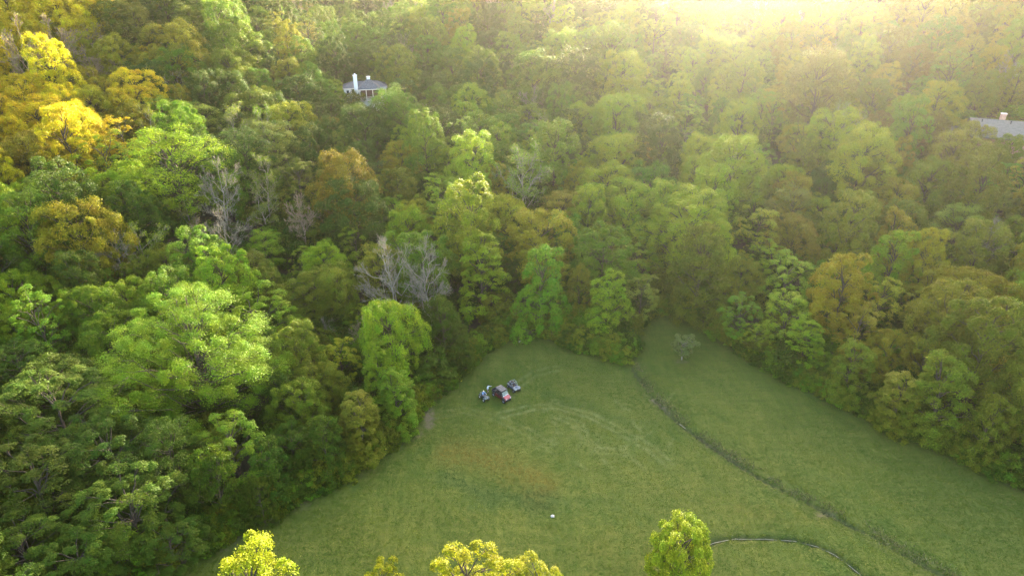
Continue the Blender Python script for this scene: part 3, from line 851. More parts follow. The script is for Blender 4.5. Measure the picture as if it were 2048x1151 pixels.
def scatter(name, label, entries, keys, with_wood=True):
    """one object: a point cloud that carries instances of the prototype trees or plants"""
    lib = bpy.data.collections.new(name + '_library')
    for i, k in enumerate(keys):
        sub = bpy.data.collections.new('%s_%03d' % (name, i))
        for part_name, me_ in (('trunk', PROTO[k][0] if with_wood else None), ('crown', PROTO[k][1])):
            if me_ is not None: sub.objects.link(bpy.data.objects.new(part_name, me_))
        lib.children.link(sub)
    me = bpy.data.meshes.new(name)
    me.from_pydata([(e['x'], e['y'], e['z']) for e in entries], [], [])
    a = me.attributes.new('tint', 'FLOAT_COLOR', 'POINT'); a.data.foreach_set('color', np.array([(*e['tint'], 1) for e in entries], np.float32).ravel())
    a = me.attributes.new('rot', 'FLOAT_VECTOR', 'POINT'); a.data.foreach_set('vector', np.array([(0, 0, e['rot']) for e in entries], np.float32).ravel())
    a = me.attributes.new('size', 'FLOAT_VECTOR', 'POINT'); a.data.foreach_set('vector', np.array([(e['s'], e['s'], e['sz']) for e in entries], np.float32).ravel())
    a = me.attributes.new('which', 'INT', 'POINT'); a.data.foreach_set('value', np.array([keys.index(e['key']) for e in entries], np.int32))
    o = link(name, me)
    md = o.modifiers.new('scatter', 'NODES'); md.node_group = scatter_nodes(name, lib)
    tag(o, label, kind='stuff')
    return o

far_keys = sorted({e['key'] for e in REST})
scatter('far_woodland', 'massed far trees covering the hillsides behind the nearer wood', REST, far_keys)

# understory and the brambles along the edge of the wood
und = []
urs = np.random.RandomState(33)
bkeys = ['bush0', 'bush1', 'bush2', 'bush3']
def bush(x, y, s, col, flat=1.0):
    c = np.array(TINT[col]) * urs.uniform(.7, 1.15)
    return dict(x=x, y=y, z=float(H(x, y)) - .1, key=bkeys[urs.randint(4)], s=s, sz=s * flat, rot=urs.uniform(0, 6.28), tint=[float(q) for q in c])
n = 0
while n < 2600:
    y = urs.uniform(45, 300); x = urs.uniform(-1, 1) * (30 + .85 * y)
    if bool(inside(np.array([x]), np.array([y]), FIELD)[0]) or seg_dist(np.array([x]), np.array([y]), FIELD_BORDER)[0] < 2: continue
    if math.hypot(x - ROOF[0], y - ROOF[1]) < 9: continue
    und.append(bush(x, y, urs.uniform(.7, 1.9), 'GGOMMG'[urs.randint(6)])); n += 1
scatter('undergrowth', 'dark shrubby undergrowth on the floor of the wood', und, bkeys)
brm = []
s = np.r_[0, np.cumsum(np.linalg.norm(np.diff(EDGE, axis=0), axis=1))]
nrm_in = None
for k in range(1700):
    t = urs.uniform(0, s[-1]); i = min(int(np.searchsorted(s, t)) - 1, len(EDGE) - 2); i = max(i, 0)
    f = (t - s[i]) / (s[i + 1] - s[i])
    p = EDGE[i] * (1 - f) + EDGE[i + 1] * f
    tt = EDGE[i + 1] - EDGE[i]; tt = tt / np.linalg.norm(tt); nn = np.array([-tt[1], tt[0]])
    q = p + nn * abs(urs.normal(0, 1.6)) + nn * .2
    big = urs.rand() < .38
    brm.append(bush(q[0] , q[1], urs.uniform(.28, .6) if not big else urs.uniform(.6, 1.15), 'GOOGMMO'[urs.randint(7)], urs.uniform(.7, 1.1)))
scatter('bramble_edge', 'low brambles and tall weeds fringing the meadow along the wood', brm, bkeys)
# ------------------------------------------------------------------ solid modelling helpers
class Solid:
    def __init__(self): self.bm = bmesh.new()
    def box(self, c, s, rot=None, bevel=0.0, taper=None):
        r = bmesh.ops.create_cube(self.bm, size=1.0)
        vs_ = r['verts']
        for v in vs_:
            if taper and v.co.z > 0: v.co.x *= taper[0]; v.co.y *= taper[1]
            v.co = Vector((v.co.x * s[0], v.co.y * s[1], v.co.z * s[2]))
        if bevel:
            eds = {e for v in vs_ for e in v.link_edges}
            g = bmesh.ops.bevel(self.bm, geom=list(eds), offset=bevel, segments=2, affect='EDGES', profile=.6)
            vs_ = list({v for f in g['faces'] for v in f.verts} | {v for v in vs_ if v.is_valid})
        m = Matrix.Translation(c) @ (rot.to_4x4() if rot is not None else Matrix.Identity(4))
        bmesh.ops.transform(self.bm, matrix=m, verts=vs_)
        return self
    def prism(self, prof, y0, y1, bevel=0.0):
        """profile of (x, z) points swept along y"""
        a = [self.bm.verts.new((x, y0, z)) for x, z in prof]; b = [self.bm.verts.new((x, y1, z)) for x, z in prof]
        fs = [self.bm.faces.new(a), self.bm.faces.new(b[::-1])]
        n_ = len(prof)
        for i in range(n_): fs.append(self.bm.faces.new((a[i], b[i], b[(i + 1) % n_], a[(i + 1) % n_])))
        bmesh.ops.recalc_face_normals(self.bm, faces=fs)
        if bevel:
            eds = list({e for f in fs for e in f.edges})
            bmesh.ops.bevel(self.bm, geom=eds, offset=bevel, segments=2, affect='EDGES', profile=.6)
        return self
    def tube(self, pts, r, sides=8, closed=False):
        pts = np.asarray(pts, float); k = len(pts)
        t = unit(np.gradient(pts, axis=0)); rings = []
        for p, d_ in zip(pts, t):
            q = Vector(d_).to_track_quat('Z', 'Y')
            rr = r if np.isscalar(r) else r[len(rings)]
            rings.append([self.bm.verts.new(Vector(p) + q @ Vector((math.cos(a) * rr, math.sin(a) * rr, 0))) for a in np.arange(sides) * 2 * math.pi / sides])
        for i in range(k - 1):
            for j in range(sides): self.bm.faces.new((rings[i][j], rings[i][(j + 1) % sides], rings[i + 1][(j + 1) % sides], rings[i + 1][j]))
        self.bm.faces.new(rings[0][::-1]); self.bm.faces.new(rings[-1])
        return self
    def lathe(self, prof, c, sides=20, axis='Y'):
        """closed profile of (radius, offset) turned round an axis through c"""
        rings = []
        for k in range(sides):
            a = 2 * math.pi * k / sides; ring = []
            for r, o in prof:
                p = (r * math.cos(a), o, r * math.sin(a)) if axis == 'Y' else (r * math.cos(a), r * math.sin(a), o)
                ring.append(self.bm.verts.new(Vector(c) + Vector(p)))
            rings.append(ring)
        n_ = len(prof); fs = []
        for k in range(sides):
            a, b = rings[k], rings[(k + 1) % sides]
            for i in range(n_): fs.append(self.bm.faces.new((a[i], a[(i + 1) % n_], b[(i + 1) % n_], b[i])))
        bmesh.ops.recalc_face_normals(self.bm, faces=fs)
        return self
    def poly(self, *faces):
        for f in faces: self.bm.faces.new([self.bm.verts.new(p) for p in f])
        return self
    def done(self, name, material, parent=None, smoothed=False):
        me = bpy.data.meshes.new(name)
        bmesh.ops.recalc_face_normals(self.bm, faces=self.bm.faces[:])
        self.bm.to_mesh(me); self.bm.free()
        if smoothed: smooth(me)
        return link(name, me, parent, material)

def thing(name, label, cat, loc, rz=0.0, group=None, scale=1.0):
    o = bpy.data.objects.new(name, None); COL.objects.link(o)
    o.empty_display_size = .5
    o.location = loc; o.rotation_euler = (0, 0, rz); o.scale = (scale,) * 3
    return tag(o, label, cat, group)

def on_ground(u, v):
    p = ground_at(u, v); return Vector((p[0], p[1], float(H(p[0], p[1]))))

# ------------------------------------------------------------------ materials for built things
M_WHITE = simple_mat('white_painted_siding', (.72, .71, .68), .7, noise=.06)
M_TRIM = simple_mat('cream_trim', (.70, .60, .52), .6, noise=.06)
M_SHINGLE = simple_mat('grey_shingle', (.085, .085, .095), .9, noise=.35, scale=3)
M_ROOF = simple_mat('pale_grey_roof', (.125, .112, .10), .85, noise=.16, scale=2)
M_PORCH = simple_mat('red_brown_porch_wall', (.10, .035, .030), .8)
M_BRICK = simple_mat('pink_brick', (.42, .24, .18), .85, noise=.25, scale=5)
M_GLASSY = simple_mat('dark_window', (.02, .025, .03), .1, noise=.05, spec=.6)
M_BLACK = simple_mat('black_plastic', (.022, .022, .025), .5)
M_RUBBER = simple_mat('rubber', (.018, .017, .016), .85, noise=.3, scale=12)
M_RED = simple_mat('faded_red_plastic', (.30, .055, .060), .38, noise=.06, spec=.5)
M_DKRED = simple_mat('dark_red_door', (.075, .012, .014), .45)
M_SILVER = simple_mat('silver_plastic', (.13, .14, .148), .35, noise=.05, spec=.5)
M_BLUE = simple_mat('blue_panel', (.04, .055, .11), .4)
M_STEEL = simple_mat('grey_steel', (.30, .31, .33), .45, metal=.6)
M_PALERIM = simple_mat('pale_alloy', (.62, .60, .54), .45, metal=.3)
M_ROOFPANEL = simple_mat('grey_blue_roof_panel', (.045, .05, .07), .35, spec=.5)
M_LAMP = simple_mat('clear_lamp', (.45, .46, .45), .15, spec=.7)
M_SEAT = simple_mat('black_vinyl', (.03, .028, .03), .55)
M_GREENATV = simple_mat('dark_grey_green_plastic', (.035, .055, .055), .4, spec=.5)
M_SKIN = simple_mat('skin', (.48, .28, .20), .55, noise=.05)
M_SHIRT = simple_mat('white_blue_shirt', (.50, .55, .60), .8, noise=.06)
M_BLUESHIRT = simple_mat('blue_shirt', (.16, .26, .46), .8, noise=.08)
M_DENIM = simple_mat('dark_cloth', (.03, .035, .05), .85)
M_HAIRD = simple_mat('dark_hair', (.025, .016, .012), .7)
M_CAP = simple_mat('cream_cap', (.70, .58, .42), .8)
M_ROCK = simple_mat('pale_limestone', (.34, .32, .29), .9, noise=.2, scale=3)
M_WINDSCREEN, nt_, b_ = mat('clear_windscreen')
b_.inputs['Base Color'].default_value = (.55, .62, .55, 1); b_.inputs['Roughness'].default_value = .08; b_.inputs['Alpha'].default_value = .35

# ------------------------------------------------------------------ white house in the wood
def hip(so, x0, x1, y0, y1, z, rise, ridge_in, ov=.35):
    x0 -= ov; x1 += ov; y0 -= ov; y1 += ov; ym = .5 * (y0 + y1)
    a, b, c, d_ = (x0, y0, z), (x1, y0, z), (x1, y1, z), (x0, y1, z)
    r0, r1 = (x0 + ridge_in, ym, z + rise), (x1 - ridge_in, ym, z + rise)
    if x1 - x0 - 2 * ridge_in < .05:
        ap = (.5 * (x0 + x1), ym, z + rise)
        so.poly((a, b, ap), (b, c, ap), (c, d_, ap), (d_, a, ap), (a, d_, c, b))
    else:
        so.poly((a, b, r1, r0), (b, c, r1), (c, d_, r0, r1), (d_, a, r0), (a, d_, c, b))
    return so

hp = ground_at(730, 176, 7.2)
hx, hy = float(hp[0]), float(hp[1]); hzz = float(hp[2]) - 7.2
house = thing('white_house', 'white house with grey hip roofs and a tall white chimney among the trees', 'house', (hx, hy, hzz), math.atan2(hx, hy) * -1)
FZ = 3.6          # porch floor level above the slope
EV = 7.0          # eaves
Solid().box((0, 4.6, EV / 2 - .4), (13.2, 6.4, EV + .8)).done('wall', M_WHITE, house)
Solid().box((2.3 - 1.0, 1.05, EV / 2 - 1.7), (6.6, 3.3, EV - 3.4)).done('porch_base', M_WHITE, house)
Solid().box((1.3, 1.38, FZ - .02), (5.8, .06, .01)).box((1.3, 1.34, (FZ + EV) / 2), (5.6, .06, EV - FZ - .1)).done('porch_wall', M_PORCH, house)
rf = hip(Solid(), -6.6, 6.6, 1.4, 7.8, EV + .02, 1.45, 3.2).done('roof', M_SHINGLE, house)
pr = hip(Solid(), -1.9, 4.5, -1.4, 3.4, EV + .06, 2.9, 3.45).done('porch_roof', M_SHINGLE, house)
Solid().box((1.3, -1.72, EV - .04), (7.1, .10, .20)).box((-2.24, .9, EV - .04), (.10, 5.1, .20)).box((4.84, .9, EV - .04), (.10, 5.1, .20)).done('fascia', M_TRIM, house)
Solid().box((-4.6, 1.0, EV - .08), (4.6, .12, .2)).done('fascia', M_TRIM, house)
Solid().box((5.9, 1.0, EV - .08), (2.1, .12, .2)).done('fascia', M_TRIM, house)
cu = Solid().box((1.3, 1.0, EV + 3.0), (1.0, 1.0, .7)).done('cupola', M_WHITE, house)
Solid().box((1.3, 1.0, EV + 3.45), (1.25, 1.25, .2), taper=(.5, .5)).done('cupola_cap', M_TRIM, cu)
ch = Solid().box((-2.75, .9, EV + .6), (1.15, .8, 6.6)).box((-2.75, .9, EV + 3.98), (1.35, 1.0, .16)).done('chimney', M_WHITE, house)
Solid().box((-2.75, .9, EV + 4.3), (.55, .5, .46), taper=(.8, .8)).done('chimney_pot', M_WHITE, ch)
for cxp in (-1.75, .25, 2.25, 4.25):
    Solid().box((cxp, -1.25, (FZ + EV) / 2), (.2, .2, EV - FZ)).done('column', M_TRIM, house)
rl = Solid().box((1.25, -1.25, FZ + 1.0), (6.2, .08, .08))
for k in range(24): rl.box((-1.7 + k * .26, -1.25, FZ + .5), (.05, .05, .95))
rl.done('railing', M_TRIM, house)
Solid().box((1.25, -.2, FZ - .1), (6.5, 2.6, .2)).done('porch_floor', M_TRIM, house)
for cxp, w_ in ((-3.9, .8), (5.8, .9), (-5.4, .9)):
    wdo = Solid().box((cxp, 1.36, EV - 1.1), (w_, .08, 1.1)).done('window', M_TRIM, house)
    Solid().box((cxp, 1.31, EV - 1.1), (w_ - .16, .06, .94)).done('pane', M_GLASSY, wdo)

# ------------------------------------------------------------------ grey-roofed house at the right edge
rp = ground_at(2006, 240, 8.5)
rx, ry, rzz = float(rp[0]), float(rp[1]), float(rp[2]) - 8.5
bld = thing('grey_roofed_house', 'house with a long pale grey roof and brick chimney at the right edge', 'house', (rx, ry, rzz), -.36)
Solid().box((6.0, 0, 2.0), (25, 9.6, 6.4)).done('wall', M_BRICK, bld)
RZ0, RZ1, HW = 5.1, 8.5, 5.6
sl = Solid()
for sgn_ in (-1, 1):
    a = [(-7.2, sgn_ * HW, RZ0), (19.0, sgn_ * HW, RZ0), (19.0, 0, RZ1), (-7.2, 0, RZ1)]
    b = [(x, y, z - .22) for x, y, z in a]
    sl.poly(a, b[::-1], (a[0], a[1], b[1], b[0]), (a[1], a[2], b[2], b[1]), (a[3], a[0], b[0], b[3]))
roof2 = sl.done('roof', M_ROOF, bld)
nrows = 12
for r_ in range(nrows):                       # shingle courses lying on the slope that faces the camera
    f0, f1 = r_ / nrows, (r_ + 1) / nrows
    y0, y1 = -HW * (1 - f0), -HW * (1 - f1); z0_, z1_ = RZ0 + (RZ1 - RZ0) * f0, RZ0 + (RZ1 - RZ0) * f1
    Solid().poly([(-7.22, y0, z0_ + .05), (19.02, y0, z0_ + .05), (19.02, y1, z1_ + .012), (-7.22, y1, z1_ + .012)],
                 [(-7.22, y0, z0_ + .004), (19.02, y0, z0_ + .004), (19.02, y0, z0_ + .05), (-7.22, y0, z0_ + .05)]).done('shingle_course', M_ROOF, roof2)
c2 = Solid().box((0, .8, RZ1 + .15), (1.15, .9, 2.4)).done('chimney', M_BRICK, bld)
Solid().box((0, .8, RZ1 + 1.42), (1.32, 1.06, .16)).done('chimney_cap', M_TRIM, c2)
for vx in (-4.6, 1.6):
    Solid().tube([(vx, -1.0, RZ1 - .7), (vx, -1.0, RZ1 + .05)], .12, 8).tube([(vx, -1.0, RZ1 + .03), (vx, -1.0, RZ1 + .12)], .22, 8).done('roof_vent', M_BLACK, bld)
Solid().poly([(-13.0, -3.6, 4.4), (-7.6, -3.6, 4.4), (-7.6, -.6, 6.4), (-13.0, -.6, 6.4)], [(-13.0, 2.4, 4.4), (-7.6, 2.4, 4.4), (-7.6, -.6, 6.4), (-13.0, -.6, 6.4)]).done('wing_roof', M_ROOF, bld)
Solid().box((-10.3, -.6, 1.7), (5.0, 5.2, 5.3)).done('wing_wall', M_BRICK, bld)

# ------------------------------------------------------------------ vehicles
def wheel(parent, x, y, r, w, rim=M_STEEL):
    t = Solid().lathe([(r * .58, -w * .42), (r * .9, -w * .5), (r * .985, -w * .36), (r, 0), (r * .985, w * .36), (r * .9, w * .5), (r * .58, w * .42)], (x, y, r - .02), 20)
    for k in range(14):
        a = 2 * math.pi * k / 14
        t.box((x + math.cos(a) * r * .99, y + (.18 if k % 2 else -.18) * w, r - .02 + math.sin(a) * r * .99), (.05, w * .55, .08), Matrix.Rotation(-a, 3, 'Y'))
    root = t.done('wheel', M_RUBBER, parent)
    sg = 1 if y > 0 else -1
    Solid().lathe([(.03, 0.0), (r * .60, 0.0), (r * .60, sg * w * .34), (r * .50, sg * w * .30), (r * .22, sg * w * .18), (.03, sg * w * .22)], (x, y, r - .02), 16).done('rim', rim, root)
    return root

def heading(a, b):
    pa, pb = ground_at(*a), ground_at(*b)
    return math.atan2(pb[1] - pa[1], pb[0] - pa[0])

def vehicle_root(name, label, u, v, head, scale=1.0):
    p = on_ground(u, v)
    return thing(name, label, 'vehicle', p, head, 'off-road vehicles parked in the meadow', scale)

# crew utility vehicle: +x is forward
ut = vehicle_root('utility_vehicle', 'red four-door utility vehicle with a ribbed grey roof, middle of three vehicles', 1003, 795, heading((984, 782), (1013, 803)))
for x in (1.35, -1.35):
    for y in (.68, -.68): wheel(ut, x, y, .35, .28)
Solid().prism([(-1.0, .42), (1.0, .42), (1.0, .66), (-1.0, .66)], -.62, .62, .03).box((0, 0, .36), (3.0, .6, .16)).done('chassis', M_BLACK, ut)
Solid().prism([(.86, .62), (1.02, 1.16), (1.30, 1.18), (1.78, 1.02), (1.90, .86), (1.86, .60)], -.60, .60, .05).done('hood', M_RED, ut)
for y in (.70, -.70):
    Solid().prism([(.92, .80), (1.05, .98), (1.35, 1.02), (1.65, .96), (1.78, .80), (1.66, .84), (1.35, .92), (1.06, .86)], y - .13, y + .13, .015).done('fender', M_BLACK, ut)
    Solid().prism([(-1.78, .80), (-1.65, .96), (-1.35, 1.0), (-1.0, .96), (-.92, .80), (-1.06, .84), (-1.35, .9), (-1.66, .84)], y - .13, y + .13, .015).done('fender', M_BLACK, ut)
    dr = Solid().prism([(.0, .50), (.84, .50), (.92, 1.08), (.04, 1.08)], y * 1.06 - .03, y * 1.06 + .03, .012).done('door', M_DKRED, ut)
    Solid().box((.12, y * 1.1 + (.02 if y > 0 else -.02), .98), (.14, .04, .04)).done('handle', M_BLACK, dr)
    dr = Solid().prism([(-.88, .50), (-.04, .50), (-.02, 1.08), (-.88, 1.08)], y * 1.06 - .03, y * 1.06 + .03, .012).done('door', M_DKRED, ut)
    Solid().box((-.74, y * 1.1 + (.02 if y > 0 else -.02), .98), (.14, .04, .04)).done('handle', M_BLACK, dr)
    Solid().box((1.89, y * .62, .92), (.06, .30, .13), bevel=.02).done('headlight', M_LAMP, ut)
    Solid().tube([(1.12, y * .92, 1.1), (.78, y * .88, 1.90), (.0, y * .88, 1.97), (-.86, y * .88, 1.93), (-1.0, y * .92, 1.0)], .035).tube([(-.03, y * .90, .95), (.0, y * .88, 1.97)], .03).done('roll_cage', M_BLACK, ut)
Solid().tube([(.78, -.62, 1.90), (.78, .62, 1.90)], .035).tube([(-.86, -.62, 1.93), (-.86, .62, 1.93)], .035).done('cage_crossbar', M_BLACK, ut)
rfp = Solid().box((-.05, 0, 2.03), (1.78, 1.36, .06), bevel=.02).done('roof', M_BLACK, ut)
for k in range(4): Solid().box((-.68 + k * .42, 0, 2.085), (.30, 1.22, .05), bevel=.015).done('roof_panel', M_ROOFPANEL, rfp)
Solid().poly([(1.10, -.60, 1.18), (1.10, .60, 1.18), (.80, .58, 1.86), (.80, -.58, 1.86)]).done('windscreen', M_WINDSCREEN, ut)
Solid().box((1.15, 0, 1.22), (.10, 1.30, .12), bevel=.02).done('windscreen_strip', M_LAMP, ut)
for x in (.22, -.62):
    st = Solid().box((x, 0, .80), (.5, 1.18, .18), bevel=.04).done('seat', M_SEAT, ut)
    Solid().box((x - .26, 0, 1.12), (.14, 1.18, .56), bevel=.04).done('backrest', M_SEAT, st)
bed = Solid().box((-1.42, 0, .92), (.92, 1.34, .06)).done('cargo_bed', M_BLACK, ut)
for c_, s_ in (((-1.42, .66, 1.09), (.92, .05, .30)), ((-1.42, -.66, 1.09), (.92, .05, .30)), ((-1.87, 0, 1.09), (.05, 1.34, .30)), ((-.98, 0, 1.09), (.05, 1.34, .30))):
    Solid().box(c_, s_, bevel=.01).done('bed_side', M_BLACK, bed)
Solid().box((1.93, 0, .62), (.10, 1.20, .26), bevel=.03).tube([(1.98, -.45, .52), (2.03, -.45, .86), (2.03, .45, .86), (1.98, .45, .52)], .03).done('bumper', M_BLACK, ut)
Solid().lathe([(.16, -.015), (.185, 0), (.16, .015)], (.72, .34, 1.22), 16).done('steering_wheel', M_BLACK, ut)

# two-seat side-by-side
sb = vehicle_root('side_by_side', 'silver and blue two-seat off-road buggy without a roof, farthest of three vehicles', 1027, 777, heading((1021, 772), (1034, 784)), .92)
for x in (1.0, -.95):
    for y in (.64, -.64): wheel(sb, x, y, .34, .28)
Solid().prism([(-.75, .40), (.72, .40), (.72, .60), (-.75, .60)], -.56, .56, .03).box((0, 0, .36), (2.2, .5, .14)).done('chassis', M_BLACK, sb)
hd = Solid().prism([(.48, .58), (.52, 1.00), (.80, 1.03), (1.22, .92), (1.42, .74), (1.40, .56)], -.54, .54, .07).done('hood', M_SILVER, sb)
Solid().box((.98, 0, 1.0), (.34, .46, .03), Matrix.Rotation(.24, 3, 'Y'), bevel=.01).done('hood_vent', M_BLUE, hd)
for y in (.62, -.62):
    Solid().prism([(.62, .74), (.75, .92), (1.0, .97), (1.3, .90), (1.42, .74), (1.3, .80), (1.0, .88), (.76, .82)], y - .12, y + .12, .015).done('fender', M_SILVER, sb)
    Solid().prism([(-1.38, .76), (-1.2, .94), (-.95, .98), (-.66, .92), (-.55, .74), (-.7, .82), (-.95, .9), (-1.2, .84)], y - .12, y + .12, .015).done('fender', M_SILVER, sb)
    Solid().prism([(-.50, .46), (.46, .46), (.52, .84), (.10, .72), (-.50, .92)], y - .03, y + .03, .012).done('side_panel', M_BLUE, sb)
    Solid().tube([(.52, y * .95, .98), (.18, y * .86, 1.66), (-.55, y * .86, 1.70), (-.92, y * .92, .95)], .03).tube([(.50, y * .98, .86), (-.50, y * .98, .96)], .022).done('roll_cage', M_STEEL, sb)
    s0 = Solid().box((-.22, y * .48, .68), (.46, .44, .16), bevel=.05).done('seat', M_SEAT, sb)
    Solid().box((-.48, y * .48, 1.02), (.13, .44, .62), Matrix.Rotation(-.2, 3, 'Y'), bevel=.05).done('backrest', M_SEAT, s0)
    Solid().box((1.40, y * .62, .80), (.06, .24, .10), bevel=.02).done('headlight', M_LAMP, sb)
Solid().tube([(.18, -.54, 1.66), (.18, .54, 1.66)], .03).tube([(-.55, -.54, 1.70), (-.55, .54, 1.70)], .03).done('cage_crossbar', M_STEEL, sb)
Solid().box((-.98, 0, .90), (.70, 1.0, .07), bevel=.02).box((-1.30, 0, 1.0), (.05, 1.0, .18), bevel=.01).done('cargo_bed', M_BLACK, sb)
Solid().box((1.45, 0, .56), (.10, .95, .22), bevel=.03).done('bumper', M_BLACK, sb)
Solid().lathe([(.14, -.015), (.165, 0), (.14, .015)], (.34, .28, 1.02), 16).done('steering_wheel', M_BLACK, sb)

# quad bike
qd = vehicle_root('quad_bike', 'dark quad bike with pale wheels, nearest the wood of the three vehicles', 968, 797, heading((961, 790), (973, 802)), 1.05)
for x in (.62, -.60):
    for y in (.44, -.44): wheel(qd, x, y, .29, .22, M_PALERIM)
Solid().prism([(-.7, .34), (.62, .34), (.70, .52), (.3, .62), (-.6, .60)], -.22, .22, .03).done('chassis', M_BLACK, qd)
Solid().prism([(-.12, .58), (.10, .58), (.42, .60), (.80, .56), (.86, .66), (.70, .80), (.36, .86), (.08, .80), (-.08, .72)], -.20, .20, .04).done('body', M_GREENATV, qd)
Solid().prism([(-.68, .70), (-.60, .62), (.06, .62), (.10, .74), (-.10, .78), (-.55, .80)], -.15, .15, .04).done('seat', M_SEAT, qd)
for x in (.62, -.60):
    for y in (.40, -.40):
        Solid().prism([(x - .34, .56), (x - .26, .70), (x, .75), (x + .26, .70), (x + .34, .56), (x + .22, .63), (x, .68), (x - .22, .63)], y - .14, y + .14, .012).done('fender', M_GREENATV, qd)
for x, w_ in ((.68, .5), (-.70, .55)):
    rk = Solid()
    for k in range(5): rk.tube([(x - .2, -w_ / 2 + k * w_ / 4, .90), (x + .2, -w_ / 2 + k * w_ / 4, .90)], .014, 6)
    rk.tube([(x - .2, -w_ / 2, .90), (x - .2, w_ / 2, .90)], .014, 6).tube([(x + .2, -w_ / 2, .90), (x + .2, w_ / 2, .90)], .014, 6).tube([(x, -.15, .7), (x, -.15, .9)], .012, 6).tube([(x, .15, .7), (x, .15, .9)], .012, 6)
    rk.done('rack', M_STEEL, qd)
hbar = Solid().tube([(.30, -.40, 1.04), (.36, -.22, 1.06), (.40, 0, .98), (.36, .22, 1.06), (.30, .40, 1.04)], .018, 8).tube([(.40, 0, .98), (.46, 0, .78)], .02, 8).done('handlebar', M_STEEL, qd)
for y in (.18, -.18): Solid().box((.86, y, .70), (.06, .16, .11), bevel=.02).done('headlight', M_LAMP, qd)
Solid().tube([(.90, -.22, .40), (.96, -.22, .66), (.96, .22, .66), (.90, .22, .40)], .02, 8).done('bumper', M_PALERIM, qd)

